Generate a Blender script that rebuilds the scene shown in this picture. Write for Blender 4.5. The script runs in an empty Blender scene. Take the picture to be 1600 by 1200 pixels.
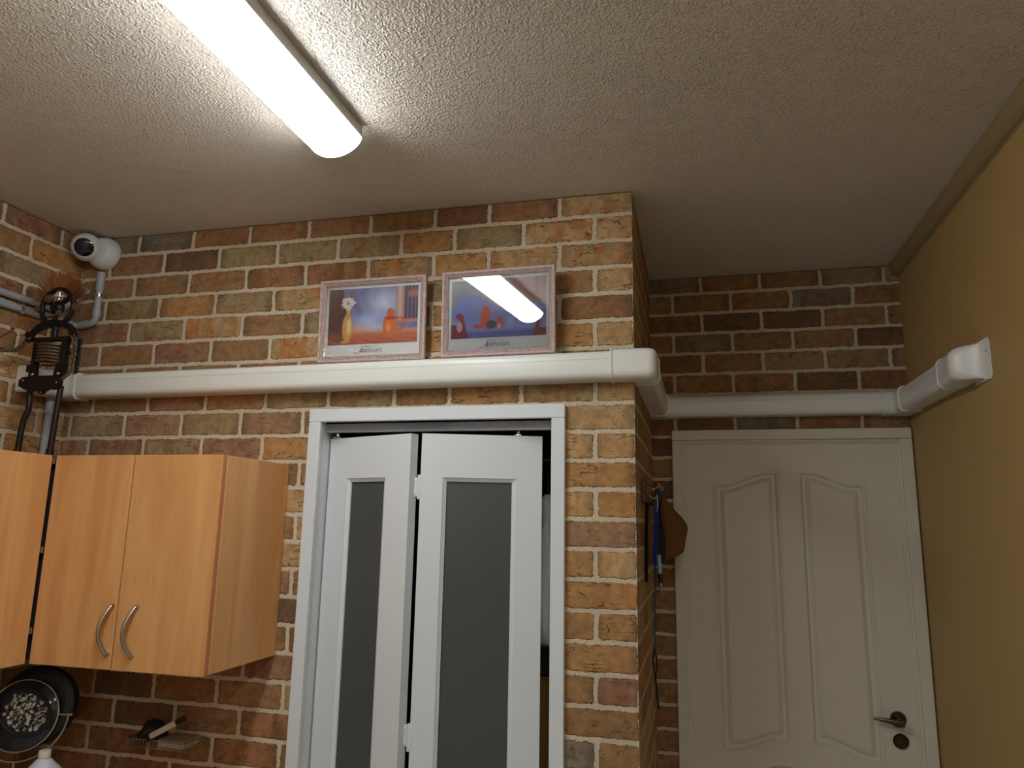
import bpy, bmesh, math, random
import numpy as np
from mathutils import Vector, Matrix
random.seed(7); rng = np.random.default_rng(7)
SC = bpy.context.scene; COL = SC.collection
H = 2.75                      # ceiling height; all z below are written relative to the ceiling
XL, XR, D = -2.114, 0.993, 0.893      # left wall, right wall, depth of the door recess
YB = -5.2                     # wall behind the camera

# ------------------------------------------------------------------ camera, world, exposure, lamps
def cam_axes(yaw, pitch, roll):
    y, p, r = [math.radians(a) for a in (yaw, pitch, roll)]
    f = Vector((-math.sin(y)*math.cos(p), math.cos(y)*math.cos(p), math.sin(p)))
    rt = Vector((math.cos(y), math.sin(y), 0)); up = rt.cross(f)
    return rt*math.cos(r)+up*math.sin(r), -rt*math.sin(r)+up*math.cos(r), f
cd = bpy.data.cameras.new('camera'); cam = bpy.data.objects.new('camera', cd); COL.objects.link(cam)
rt, up, fw = cam_axes(14.2187, 10.8721, 1.0453)
cam.matrix_world = Matrix(((rt.x, up.x, -fw.x, 0.1767), (rt.y, up.y, -fw.y, -2.2206), (rt.z, up.z, -fw.z, H-1.0632), (0, 0, 0, 1)))
cd.sensor_width = 36; cd.lens = 1141.79/1600*36; cd.clip_start = .02
SC.camera = cam
w = bpy.data.worlds.new('world'); SC.world = w; w.use_nodes = True
w.node_tree.nodes['Background'].inputs[0].default_value = (1, .95, .88, 1)
w.node_tree.nodes['Background'].inputs[1].default_value = 0.0
SC.view_settings.view_transform = 'Standard'; SC.view_settings.look = 'None'
SC.view_settings.exposure = 1.26; SC.view_settings.gamma = 1; SC.view_settings.use_curve_mapping = False
LAMP = 13.0                    # strength of the ceiling lamps' diffusers
LAMP_BACK = 10.5              # the unseen ones behind the camera, the far one added as fill
LAMP_COL = (.93, .985, 1.03)

# ------------------------------------------------------------------ helpers
def lin(c):
    c = c/255
    return c/12.92 if c <= .04045 else ((c+.055)/1.055)**2.4
def rgb(r, g, b): return (lin(r), lin(g), lin(b), 1)

class G:
    """collects faces in room coordinates (z relative to the ceiling) for ONE mesh"""
    def __init__(s): s.v = []; s.f = []; s.sm = []
    def add(s, vs, fs, smooth=False):
        o = len(s.v); s.v += [tuple(p) for p in vs]; s.f += [tuple(i+o for i in f) for f in fs]; s.sm += [smooth]*len(fs); return s
    def bm(s, b, smooth=False):
        b.verts.ensure_lookup_table(); b.verts.index_update()
        s.add([v.co for v in b.verts], [[v.index for v in f.verts] for f in b.faces], smooth); b.free(); return s
    def box(s, a, c, bev=0, seg=2, M=None):
        b = bmesh.new(); bmesh.ops.create_cube(b, size=1)
        for v in b.verts: v.co = Vector([(a[i]+c[i])/2+v.co[i]*abs(c[i]-a[i]) for i in range(3)])
        if bev: bmesh.ops.bevel(b, geom=b.edges[:], offset=bev, segments=seg, profile=.5, affect='EDGES')
        if M: bmesh.ops.transform(b, matrix=M, verts=b.verts)
        return s.bm(b)
    def tube(s, pts, r, n=10, closed=False, caps=True):
        pts = [Vector(p) for p in pts]; m = len(pts); rs = r if isinstance(r, (list, tuple)) else [r]*m
        vs = []; fs = []; prev = None
        for i, p in enumerate(pts):
            if closed: t = pts[(i+1) % m]-pts[i-1]
            else: t = pts[min(i+1, m-1)]-pts[max(i-1, 0)]
            t.normalize()
            if prev is None:
                a = Vector((0, 0, 1)) if abs(t.z) < .9 else Vector((1, 0, 0))
                prev = (a-t*a.dot(t)).normalized()
            else: prev = (prev-t*prev.dot(t)).normalized()
            q = t.cross(prev)
            for k in range(n):
                a = 2*math.pi*k/n; vs.append(p+(prev*math.cos(a)+q*math.sin(a))*rs[i])
        for i in range(m if closed else m-1):
            for k in range(n):
                j = (i+1) % m; fs.append((i*n+k, i*n+(k+1) % n, j*n+(k+1) % n, j*n+k))
        s.add(vs, fs, True)
        if caps and not closed: s.add(vs[:n], [tuple(range(n))[::-1]]); s.add(vs[-n:], [tuple(range(n))])
        return s
    def lathe(s, c, axis, prof, n=32, smooth=True, caps=True):
        """prof: list of (distance along axis, radius)"""
        c = Vector(c); t = Vector(axis).normalized(); a = Vector((0, 0, 1)) if abs(t.z) < .9 else Vector((1, 0, 0))
        u = (a-t*a.dot(t)).normalized(); q = t.cross(u); vs = []; fs = []
        for h, r in prof:
            for k in range(n):
                an = 2*math.pi*k/n; vs.append(c+t*h+(u*math.cos(an)+q*math.sin(an))*r)
        for i in range(len(prof)-1):
            for k in range(n): fs.append((i*n+k, i*n+(k+1) % n, (i+1)*n+(k+1) % n, (i+1)*n+k))
        s.add(vs, fs, smooth)
        if caps: s.add(vs[:n], [tuple(range(n))[::-1]]); s.add(vs[-n:], [tuple(range(n))])
        return s
    def loft(s, secs, closed_sec=True, caps=True, smooth=True):
        n = len(secs[0]); vs = [p for sec in secs for p in sec]; fs = []
        for i in range(len(secs)-1):
            for k in range(n if closed_sec else n-1):
                fs.append((i*n+k, i*n+(k+1) % n, (i+1)*n+(k+1) % n, (i+1)*n+k))
        s.add(vs, fs, smooth)
        if caps: s.add(secs[0], [tuple(range(n))[::-1]]); s.add(secs[-1], [tuple(range(n))])
        return s
    def prism(s, poly, fn0, fn1):
        """poly: 2D outline; fn0 / fn1 place it on the two end planes"""
        n = len(poly); return s.loft([[fn0(p) for p in poly], [fn1(p) for p in poly]], smooth=False)
    def build(s, name, mat, parent=None, auto=True):
        me = bpy.data.meshes.new(name)
        vs = np.array(s.v, float); vs[:, 2] += H
        if parent is not None: o0 = np.array(origin_of(parent))
        else: o0 = np.array([(vs[:, 0].min()+vs[:, 0].max())/2, (vs[:, 1].min()+vs[:, 1].max())/2, vs[:, 2].min()])
        me.from_pydata((vs-o0).tolist(), [], s.f)
        me.polygons.foreach_set('use_smooth', s.sm)
        b = bmesh.new(); b.from_mesh(me); bmesh.ops.recalc_face_normals(b, faces=b.faces); b.to_mesh(me); b.free()
        if auto and any(s.sm):
            try: me.set_sharp_from_angle(angle=math.radians(42))
            except Exception: pass
        if mat: me.materials.append(mat)
        o = bpy.data.objects.new(name, me); COL.objects.link(o)
        if parent is not None: o.parent = parent; ORG[o.name] = ORG[parent.name]
        else: o.location = o0; ORG[o.name] = tuple(o0)
        return o
ORG = {}
def origin_of(o): return ORG[o.name]
def tag(o, label, cat, group=None, kind=None):
    if label: o['label'] = label
    if cat: o['category'] = cat
    if group: o['group'] = group
    if kind: o['kind'] = kind
    return o
def thing(name, label, cat, loc, group=None):
    o = bpy.data.objects.new(name, None); COL.objects.link(o); o.empty_display_size = .05
    o.location = (loc[0], loc[1], loc[2]+H); ORG[o.name] = (loc[0], loc[1], loc[2]+H)
    return tag(o, label, cat, group)
def struct(o, label, cat): return tag(o, label, cat, kind='structure')

# ------------------------------------------------------------------ node building
class E:
    """a shader socket with arithmetic"""
    def __init__(s, nt, so): s.nt = nt; s.so = so
    def _m(s, op, *a, clamp=False):
        n = s.nt.nodes.new('ShaderNodeMath'); n.operation = op; n.use_clamp = clamp
        for i, x in enumerate((s,)+a):
            if isinstance(x, E): s.nt.links.new(x.so, n.inputs[i])
            else: n.inputs[i].default_value = x
        return E(s.nt, n.outputs[0])
    def __add__(s, o): return s._m('ADD', o)
    def __radd__(s, o): return s._m('ADD', o)
    def __sub__(s, o): return s._m('SUBTRACT', o)
    def __rsub__(s, o): return (s*-1)+o
    def __mul__(s, o): return s._m('MULTIPLY', o)
    def __rmul__(s, o): return s._m('MULTIPLY', o)
    def __truediv__(s, o): return s._m('DIVIDE', o)
    def abs(s): return s._m('ABSOLUTE')
    def max(s, o): return s._m('MAXIMUM', o)
    def min(s, o): return s._m('MINIMUM', o)
    def pow(s, o): return s._m('POWER', o)
    def sin(s): return s._m('SINE')
    def sqrt(s): return s._m('SQRT')
    def ss(s, a, b):      # smoothstep a..b -> 0..1
        n = s.nt.nodes.new('ShaderNodeMapRange'); n.interpolation_type = 'SMOOTHSTEP'
        s.nt.links.new(s.so, n.inputs[0])
        if a > b: n.inputs[1].default_value, n.inputs[2].default_value, n.inputs[3].default_value, n.inputs[4].default_value = b, a, 1, 0
        else: n.inputs[1].default_value, n.inputs[2].default_value = a, b
        return E(s.nt, n.outputs[0])
class Mat:
    def __init__(s, name):
        s.m = bpy.data.materials.new(name); s.m.use_nodes = True; s.nt = s.m.node_tree
        s.b = s.nt.nodes['Principled BSDF']; s.N = s.nt.nodes; s.L = s.nt.links
    def obj(s): return s.N.new('ShaderNodeTexCoord').outputs['Object']
    def pos(s): return s.N.new('ShaderNodeNewGeometry').outputs['Position']
    def comb(s, x, y, z=0.0):
        n = s.N.new('ShaderNodeCombineXYZ')
        for i, q in enumerate((x, y, z)):
            if isinstance(q, E): s.L.new(q.so, n.inputs[i])
            else: n.inputs[i].default_value = q
        return n.outputs[0]
    def sep(s, v):
        n = s.N.new('ShaderNodeSeparateXYZ'); s.L.new(v, n.inputs[0]); return [E(s.nt, o) for o in n.outputs]
    def scale(s, v, x, y, z):
        n = s.N.new('ShaderNodeVectorMath'); n.operation = 'MULTIPLY'; s.L.new(v, n.inputs[0]); n.inputs[1].default_value = (x, y, z); return n.outputs[0]
    def noise(s, v, sc, det=2, rough=.5, dist=0, color=False):
        n = s.N.new('ShaderNodeTexNoise'); s.L.new(v, n.inputs['Vector']); n.inputs['Scale'].default_value = sc
        n.inputs['Detail'].default_value = det; n.inputs['Roughness'].default_value = rough; n.inputs['Distortion'].default_value = dist
        return n.outputs['Color'] if color else E(s.nt, n.outputs['Fac'])
    def voro(s, v, sc, feat='F1', rand=1, dim='3D'):
        n = s.N.new('ShaderNodeTexVoronoi'); n.voronoi_dimensions = dim; s.L.new(v, n.inputs['Vector']); n.feature = feat; n.inputs['Scale'].default_value = sc
        n.inputs['Randomness'].default_value = rand
        return E(s.nt, n.outputs['Distance'])
    def attr(s, name):
        n = s.N.new('ShaderNodeAttribute'); n.attribute_name = name; return n
    def mix(s, f, a, b, mode='MIX'):
        n = s.N.new('ShaderNodeMix'); n.data_type = 'RGBA'; n.blend_type = mode
        for i, q in ((0, f), (6, a), (7, b)):
            if isinstance(q, E): s.L.new(q.so, n.inputs[i])
            elif isinstance(q, (int, float, tuple)): n.inputs[i].default_value = q
            else: s.L.new(q, n.inputs[i])
        return n.outputs[2]
    def bump(s, h, strength=1, dist=1):
        n = s.N.new('ShaderNodeBump'); n.inputs['Strength'].default_value = strength; n.inputs['Distance'].default_value = dist
        s.L.new(h.so, n.inputs['Height']); s.L.new(n.outputs[0], s.b.inputs['Normal']); return s
    def base(s, c):
        if isinstance(c, tuple): s.b.inputs['Base Color'].default_value = c
        else: s.L.new(c, s.b.inputs['Base Color'])
        return s
    def rough(s, r, spec=.5, metal=0):
        if isinstance(r, E): s.L.new(r.so, s.b.inputs['Roughness'])
        else: s.b.inputs['Roughness'].default_value = r
        s.b.inputs['Specular IOR Level'].default_value = spec; s.b.inputs['Metallic'].default_value = metal; return s

def paint(name, c, r=.5, spec=.5, metal=0, var=.04, sc=14, bmp=.0002, bsc=300):
    m = Mat(name); o = m.obj(); n = m.noise(o, sc, 3)
    d = tuple(x*(1-var*2) for x in c[:3])+(1,)
    m.base(m.mix(n, d, c)).rough(r, spec, metal)
    if bmp: m.bump(m.noise(o, bsc, 2)*bmp)
    return m.m

def brick_material():
    m = Mat('brickwork'); o = m.pos()
    uvn = m.N.new('ShaderNodeUVMap'); uvn.uv_map = 'cell'; u, v, _ = m.sep(uvn.outputs[0])
    par = m.attr('bpar'); pr, pg, pb = m.sep(par.outputs['Color'])
    hw = pr; rnd = pg; crk = pb; patch = E(m.nt, par.outputs['Alpha'])
    d1 = m.sep(m.noise(o, 22, 2, color=True)); d2 = m.sep(m.noise(o, 130, 3, .65, color=True))
    uu = u+(d1[0]-.5)*.010+(d2[0]-.5)*.013
    vv = v+(d1[1]-.5)*.009+(d2[1]-.5)*.012
    r = .007; hh = .0370
    qx = uu.abs()-hw+r; qy = vv.abs()-(hh-r)
    ax = qx.max(0); ay = qy.max(0)
    sdf = (ax*ax+ay*ay).sqrt()+qx.max(qy).min(0)-r
    mask = sdf.ss(-.0007, .0007)                     # 1 = mortar
    seed = m.comb(u*1+rnd*37, v*1+rnd*53, rnd*11)     # brick-local coordinates with a seed of their own
    pm = m.noise(m.scale(seed, 1, .45, 1), 19, 2).ss(.44, .62)*patch
    c = m.mix(pm, m.attr('bcol').outputs['Color'], m.attr('bcol2').outputs['Color'])
    # kiln-darkened ends
    ends = (u.abs()/hw).ss(.62, .95)*(rnd*3.7).sin().abs().ss(.5, .9)*.42
    c = m.mix(ends, c, rgb(74, 62, 40))
    n1 = m.noise(seed, 38, 4, .6); n2 = m.noise(o, 420, 2, .6)
    c = m.mix((n1*1.0).ss(.3, .75)*.42, c, (1.0, .86, .66, 1), 'OVERLAY') if False else m.mix(.5, c, m.mix(n1.ss(.3, .7), m.mix(1.0, c, (.55, .50, .45, 1), 'MULTIPLY'), m.mix(1.0, c, (1.45, 1.4, 1.35, 1), 'MULTIPLY')))
    c = m.mix(.35, c, m.mix(n2.ss(.35, .65), m.mix(1.0, c, (.55, .55, .55, 1), 'MULTIPLY'), m.mix(1.0, c, (1.4, 1.4, 1.4, 1), 'MULTIPLY')))
    c = m.mix(.13, c, rgb(146, 126, 98))
    # black pits and pale flecks
    pit = m.voro(o, 85).ss(.17, .10)*m.noise(seed, 12, 1).ss(.54, .64)
    c = m.mix(pit*.85, c, (.015, .012, .01, 1))
    fl = m.voro(m.scale(o, 1, 1, 1.3), 120).ss(.15, .10)*m.noise(seed, 17, 1).ss(.53, .63)
    c = m.mix(fl*.75, c, rgb(205, 180, 145))
    # wandering cracks
    dd = m.sep(m.noise(seed, 30, 2, color=True))
    cv = m.comb(u*9+rnd*31+dd[0]*.9, v*52+rnd*17+dd[1]*1.7)
    cr = m.voro(cv, 1, 'DISTANCE_TO_EDGE').ss(.030, .004)*m.noise(seed, 24, 1).ss(.51, .62)*crk
    c = m.mix(cr*.6, c, (.03, .02, .012, 1))
    mn = m.noise(o, 160, 4, .65); mo = m.noise(o, 5, 2)
    mc = m.mix(mn.ss(.3, .7), rgb(184, 165, 138), rgb(220, 203, 178)); mc = m.mix(mo.ss(.35, .65)*.35, mc, rgb(172, 156, 128))
    # dark shadowy hairline where a brick leaves its mortar bed
    line = sdf.ss(-.0028, -.0004)*sdf.ss(.0012, -.0002)*m.noise(o, 45, 2).ss(.44, .60)
    col = m.mix(mask, c, mc); col = m.mix(line*.6, col, (.03, .022, .015, 1))
    m.base(col).rough(.9, .25)
    hgt = (1-mask)*(n1*.0036+n2*.0011-cr*.0045-pit*.002+fl*.0005)+mask*(mn*.0016-.0004)-line*.0022-sdf.ss(-.006, 0)*(1-mask)*.0008
    m.bump(hgt, 1, 1.0)
    return m.m
BRICK = brick_material()

def ceiling_material():
    m = Mat('stippled_ceiling'); o = m.pos(); x, y, z = m.sep(o)
    wv = m.sep(m.noise(o, 30, 2, color=True))
    co = m.comb(x+(wv[0]-.5)*.012, (y+(wv[1]-.5)*.012), 0.0)
    a = m.noise(co, 105, 2, .5, .4); b = m.noise(co, 230, 2, .6)
    amp = (.5+.5*y.ss(.05, -.38))*(.6+.8*m.noise(o, 1.7, 2))
    dv = m.voro(co, 115, dim='2D'); dens = m.noise(o, 21, 2).ss(.34, .56)
    dome = (.17-dv*dv).max(0)*dens
    h = (dome*.0125+(a-.47).max(0)*.009+(b-.5).max(0)*.002)*amp
    c = m.mix(m.noise(o, 2.2, 3), rgb(204, 193, 176), rgb(220, 210, 194))
    m.base(c).rough(.46, .5).bump(h, 1, 1.0)
    return m.m

WHITE_PVC = paint('white_duct_plastic', rgb(224, 223, 214), .32, .5, var=.02, bmp=.00005)
WHITE_GLOSS = paint('white_gloss_paint', rgb(214, 217, 217), .38, .45, var=.02, bmp=.00015, bsc=120)
DOOR_PAINT = paint('old_white_door_paint', rgb(212, 205, 186), .42, .45, var=.03, bmp=.0002, bsc=90)
OLIVE = paint('olive_wall_paint', rgb(180, 148, 92), .55, .4, var=.03, sc=4, bmp=.0004, bsc=140)
OLIVE_TRIM = paint('olive_cornice_paint', rgb(150, 128, 88), .6, .3)
SEAM = paint('grey_seam', rgb(150, 150, 142), .6, bmp=0)
GREY_PIPE = paint('grey_conduit_plastic', rgb(158, 160, 162), .4, .45)
CAM_WHITE = paint('camera_white_plastic', rgb(212, 212, 210), .35, .5, bmp=0)
BLACK_GLASS = paint('black_glass', rgb(10, 10, 14), .06, .6, var=0, bmp=0)
DARK_IRON = paint('oiled_dark_iron', rgb(34, 27, 24), .5, .5, .55, var=.3, sc=60, bmp=.0006, bsc=200)
IRON = paint('worn_iron', rgb(112, 88, 66), .45, .5, .35, var=.35, sc=70, bmp=.0006, bsc=200)
STEEL = paint('bright_steel', rgb(200, 200, 198), .22, .5, 1, var=.05, bmp=0)
BRUSHED = paint('brushed_nickel', rgb(196, 188, 178), .3, .5, 1, var=.1, bmp=0)
BRONZE = paint('dark_bronze_metal', rgb(92, 84, 72), .22, .5, 1, var=.1, bmp=0)
BRISTLE = paint('rust_orange_bristle', rgb(150, 88, 44), .7, .3, var=.25, sc=90, bmp=0)
RED = paint('red_rod', rgb(112, 26, 24), .4)
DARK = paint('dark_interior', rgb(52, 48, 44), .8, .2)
MATT_BLACK = paint('matt_black', rgb(24, 23, 24), .55, .4, bmp=0)
GREYMETAL = paint('grey_track_metal', rgb(165, 166, 174), .4, .5, 0)
CONCRETE = paint('painted_concrete', rgb(198, 200, 200), .8, .3, var=.12, bmp=.0008, bsc=80)
CREAM = paint('cream_wall_paint', rgb(224, 221, 212), .7, .3)
NAVY = paint('blue_strap', rgb(32, 62, 150), .6)
TAN = paint('brown_canvas', rgb(118, 80, 40), .85, .2, var=.12, sc=40, bmp=.0005, bsc=500)
BRWOOD = paint('dark_brown_wood', rgb(88, 52, 30), .5, .4, var=.15)
YELLOW = paint('yellow_plastic', rgb(190, 140, 22), .45, .4)
OCHRE = paint('ochre_board', rgb(150, 105, 34), .7, .3)
GREYPLAST = paint('grey_wrapping_plastic', rgb(206, 208, 212), .35, .5, var=.1, sc=30, bmp=.003, bsc=25)
FROST = paint('frosted_grey_glass', rgb(76, 81, 80), .36, .4, var=.10, sc=5, bmp=0)
PALEBLUE = paint('pale_blue_plastic', rgb(140, 170, 190), .3)
BOTTLE = paint('milky_white_plastic', rgb(196, 200, 212), .35, .5, var=.03, bmp=0)
CAPWHITE = paint('ivory_bottle_cap', rgb(206, 198, 178), .5, bmp=0)
BRASS = paint('brass', rgb(190, 150, 80), .25, .5, 1, bmp=0)
REFL_PEB = [paint('pebble_pale', rgb(196, 186, 168), .5, var=.2, sc=90), paint('pebble_dark', rgb(70, 62, 54), .5, var=.2, sc=90), paint('pebble_orange', rgb(170, 110, 60), .5)]

def beech():
    m = Mat('beech_laminate'); o = m.obj(); x, y, z = m.sep(o)
    g = m.comb(x*13+y*13, x*3, z*1.3); n = m.noise(g, 1, 3, .55, .8)
    fine = m.noise(m.comb(x*120+y*120, 0.0, z*14), 1, 3, .6)
    c = m.mix(n.ss(.3, .7), rgb(196, 138, 82), rgb(214, 160, 102))
    c = m.mix((fine.ss(.56, .74))*.30, c, rgb(160, 104, 52))
    m.base(c).rough(.42, .4); return m.m
BEECH = beech()
BEECH_EDGE = paint('reddish_edge_banding', rgb(186, 118, 78), .5, .4)

# ------------------------------------------------------------------ brick walls
PAL = {'O': (150, 128, 92), 'B': (146, 112, 74), 'R': (146, 102, 66), 'T': (182, 150, 106), 'N': (168, 126, 78), 'D': (108, 80, 58), 'G': (124, 113, 96), 'P': (152, 116, 86), 'Q': (174, 142, 100)}
P2 = {'O': (142, 104, 64), 'B': (148, 96, 56), 'R': (122, 78, 50), 'T': (180, 132, 80), 'N': (174, 122, 70), 'D': (130, 82, 52), 'G': (124, 98, 74), 'P': (136, 84, 62), 'Q': (174, 114, 62)}
A, CRS = .0757, .088
def row_z(k): return (-A-CRS*(k-1), -A-CRS*(k-1)+CRS)      # bottom and top of course k
def brick_wall(name, fmap, regions, joints, tones, nrows=31, jit=.05):
    """fmap(u, z) -> room point; regions: (u0,u1,z0,z1) allowed; joints(k) -> sorted joint positions; tones(k,i,uc) -> letter"""
    vs = []; fs = []; uv = []; c1 = []; c2 = []; pa = []
    for k in range(1, nrows+1):
        z0, z1 = row_z(k); zc = (z0+z1)/2; js = joints(k)
        for i in range(len(js)-1):
            a, b = js[i], js[i+1]; uc = (a+b)/2; t = tones(k, i, uc)
            col = np.array([lin(q) for q in PAL[t]])*(1+random.uniform(-.13, .13)); co2 = np.array([lin(q) for q in P2[t]])
            r = random.random(); crack = {'O': .5, 'T': .9, 'N': 1., 'Q': .9}.get(t, .5) if random.random() < .8 else .1
            patch = .95 if t == 'Q' else random.choice((.35, .7, .95))
            for (u0, u1, w0, w1) in regions:
                ua, ub, za, zb = max(a, u0), min(b, u1), max(z0, w0), min(z1, w1)
                if ub-ua < 1e-4 or zb-za < 1e-4: continue
                o = len(vs)
                for (p, q) in ((ua, za), (ub, za), (ub, zb), (ua, zb)):
                    vs.append(fmap(p, q)); uv.append((p-uc, q-zc))
                fs.append((o, o+1, o+2, o+3))
                c1 += [tuple(col)+(1,)]*4; c2 += [tuple(co2)+(1,)]*4; pa += [((b-a)/2-.0072, r, crack, patch)]*4
    me = bpy.data.meshes.new(name); me.from_pydata([(x, y, z+H) for x, y, z in vs], [], fs)
    ul = me.uv_layers.new(name='cell'); ul.data.foreach_set('uv', np.array(uv, float).ravel())
    for nm, dat in (('bcol', c1), ('bcol2', c2), ('bpar', pa)):
        at = me.color_attributes.new(nm, 'FLOAT_COLOR', 'CORNER'); at.data.foreach_set('color', np.array(dat, float).ravel())
    me.materials.append(BRICK); o = bpy.data.objects.new(name, me); COL.objects.link(o); ORG[o.name] = (0, 0, 0); return o
def slab(wall, boxes, mat):      # the body of a wall behind its brick face, up to the ceiling
    g = G()
    for a, b in boxes: g.box(a, b)
    return g.build('wall_core', mat, wall)

MORT = paint('mortar_core', rgb(120, 106, 88), .9, .2)
ROWS = {1: 'QRDBBBRGG', 2: 'TQONOOODBB', 3: 'QTNQRRBBBB', 4: 'TBNONQONOB', 5: 'RBNROBQOPB', 6: 'TNBNNQBPB', 7: 'BBNRBRBPPB', 8: 'TONBOOBPBP',
        9: 'TOBNNPOP', 10: 'TTNNNNPO', 11: 'NTNNPR', 12: 'NTTR', 13: 'PTTP', 14: 'TNTR', 15: 'NNTP', 16: 'NNRT', 17: 'NNPR', 18: 'PNPR', 19: 'BTBR', 20: 'BGBR'}
LOW = 'BRBRPBDN'
def main_joints(k):       # u runs along x, negative to the left of the outside corner
    if k % 2: js = [0.006, -.235, -.475]+[(-.668 if (k < 9 or n == 0) else -.66)-.24*n for n in range(0, 8)]
    else: js = [0.006, -.12, -.355, -.595]+[-.788-.24*n for n in range(0, 7)]
    if k >= 9 and k % 2: js = [0.006, -.235, -.475, -.668, -.90, -1.118, -1.36, -1.60, -1.84, -2.08, -2.32]
    return sorted(js)
def main_tone(k, i, uc):
    js = main_joints(k); n = len(js)-2-i; s = ROWS.get(k)
    if s and k <= 11 and n < len(s): return s[n]
    if s and uc > -.25: return s[min(n, 1)]
    if uc < -1.05 and k > 15: return random.choice(LOW)
    if k > 10: return random.choice('NTPRNT' if uc > -1.3 else LOW)
    return random.choice('BOPN')
TOP = -.004; FL = -H
wall_back = brick_wall('wall_back', lambda u, z: (u, 0, z), [(XL, -1.06, FL, TOP), (-1.06, -.235, -.715, TOP), (-.235, 0, FL, TOP)], main_joints, main_tone)
struct(wall_back, 'brick wall with the white folding closet door in it', 'wall')
slab(wall_back, [((XL, .012, FL), (-1.06, .11, 0)), ((-1.06, .012, -.715), (-.235, .11, 0)), ((-.235, .012, FL), (-.012, .11, 0))], MORT)
def ret_joints(k): return sorted([-.006] + ([.115+.24*n for n in range(5)] if k % 2 else [.235+.24*n for n in range(4)]))
wall_ret = brick_wall('wall_return', lambda u, z: (0, u, z), [(0, D, FL, TOP)], ret_joints, lambda k, i, u: random.choice('TNBOTN'))
struct(wall_ret, 'narrow brick return wall running back from the outside corner to the door recess', 'wall')
slab(wall_ret, [((-.11, .112, FL), (-.012, D, 0))], MORT)
def rec_joints(k):
    e = .2181 if k % 2 else .2181-.12
    return [e+.24*n for n in range(-2, 5)]
wall_rec = brick_wall('wall_recess', lambda u, z: (u, D, z), [(0, .115, FL, TOP), (.115, .955, -.69, TOP), (.955, XR, FL, TOP)], rec_joints, lambda k, i, u: random.choice('BBOBDRG'))
struct(wall_rec, 'dark brick wall at the back of the recess above the panelled door', 'wall')
slab(wall_rec, [((-.11, D+.012, FL), (.115, D+.11, 0)), ((.115, D+.012, -.69), (.955, D+.11, 0)), ((.955, D+.012, FL), (XR, D+.11, 0))], MORT)
def left_joints(k): return sorted([.006] + ([-.115-.24*n for n in range(19)] if k % 2 else [-.235-.24*n for n in range(18)]))
wall_left = brick_wall('wall_left', lambda u, z: (XL, u, z), [(YB, 0, FL, TOP)], left_joints, lambda k, i, u: random.choice('BORBPNO') if k < 7 else random.choice('TBNOP'))
struct(wall_left, 'brick wall on the left behind the metal figure', 'wall')
slab(wall_left, [((XL-.11, YB, FL), (XL-.012, .11, 0))], MORT)
struct(G().box((XR, YB, FL), (XR+.1, D+.11, 0)).build('wall_right', OLIVE), 'plain olive painted wall on the right', 'wall')
struct(G().box((XL-.1, YB-.1, FL), (XR+.1, YB, 0)).build('wall_front', CREAM), 'cream wall behind the camera', 'wall')
struct(G().box((XL-.1, YB-.1, 0), (XR+.1, D+.11, .08)).build('ceiling', ceiling_material()), 'stippled off-white ceiling', 'ceiling')
struct(G().box((XL-.1, YB-.1, FL-.08), (XR+.1, D+.11, FL)).build('floor', CONCRETE), 'pale grey concrete floor', 'floor')
# scotia cornice along the right wall
prof = [(0, 0), (-.034, 0), (-.034, -.006)]+[(-.034+.028*(1-math.cos(t)), -.006-.044*math.sin(t)) for t in np.linspace(0, math.pi/2, 7)]+[(0, -.054)]
struct(G().prism(prof, lambda p: (XR+p[0], YB, p[1]-.001), lambda p: (XR+p[0], D, p[1]-.001)).build('trim_1', OLIVE_TRIM), 'olive cornice strip between ceiling and right wall', 'cornice')
# closet behind the folding door
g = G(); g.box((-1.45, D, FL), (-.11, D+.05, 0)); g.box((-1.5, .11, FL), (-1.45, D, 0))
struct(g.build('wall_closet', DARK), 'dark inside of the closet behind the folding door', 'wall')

# ------------------------------------------------------------------ closet door frame (structure) and folding door
def frame3(g, x0, x1, zt, w, y0, y1, bev=.003, zb=FL):
    """three mitre-less members: left, right, head, outer size given"""
    g.box((x0, y0, zb), (x0+w, y1, zt-w), bev); g.box((x1-w, y0, zb), (x1, y1, zt-w), bev); g.box((x0, y0, zt-w), (x1, y1, zt), bev)
dt = thing('trim_2', None, None, (-.65, 0, FL)); struct(dt, 'white frame around the folding closet door', 'door frame')
g = G(); frame3(g, -1.084, -.211, -.694, .043, -.020, 0); g.build('architrave', WHITE_GLOSS, dt)
g = G(); g.box((-1.062, -.012, FL), (-1.046, .11, -.715), .002); g.box((-.247, -.012, FL), (-.233, .11, -.715), .002); g.box((-1.062, -.012, -.732), (-.233, .11, -.714), .002)
g.build('jamb_lining', WHITE_GLOSS, dt)
g = G(); g.box((-1.046, .030, -.764), (-.247, .034, -.733)); g.box((-1.046, .074, -.764), (-.247, .078, -.733)); g.box((-1.046, .030, -.738), (-.247, .078, -.733)); g.box((-1.046, .026, -.768), (-.247, .033, -.762), .001)
g.build('sliding_track', GREYMETAL, dt)

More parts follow.
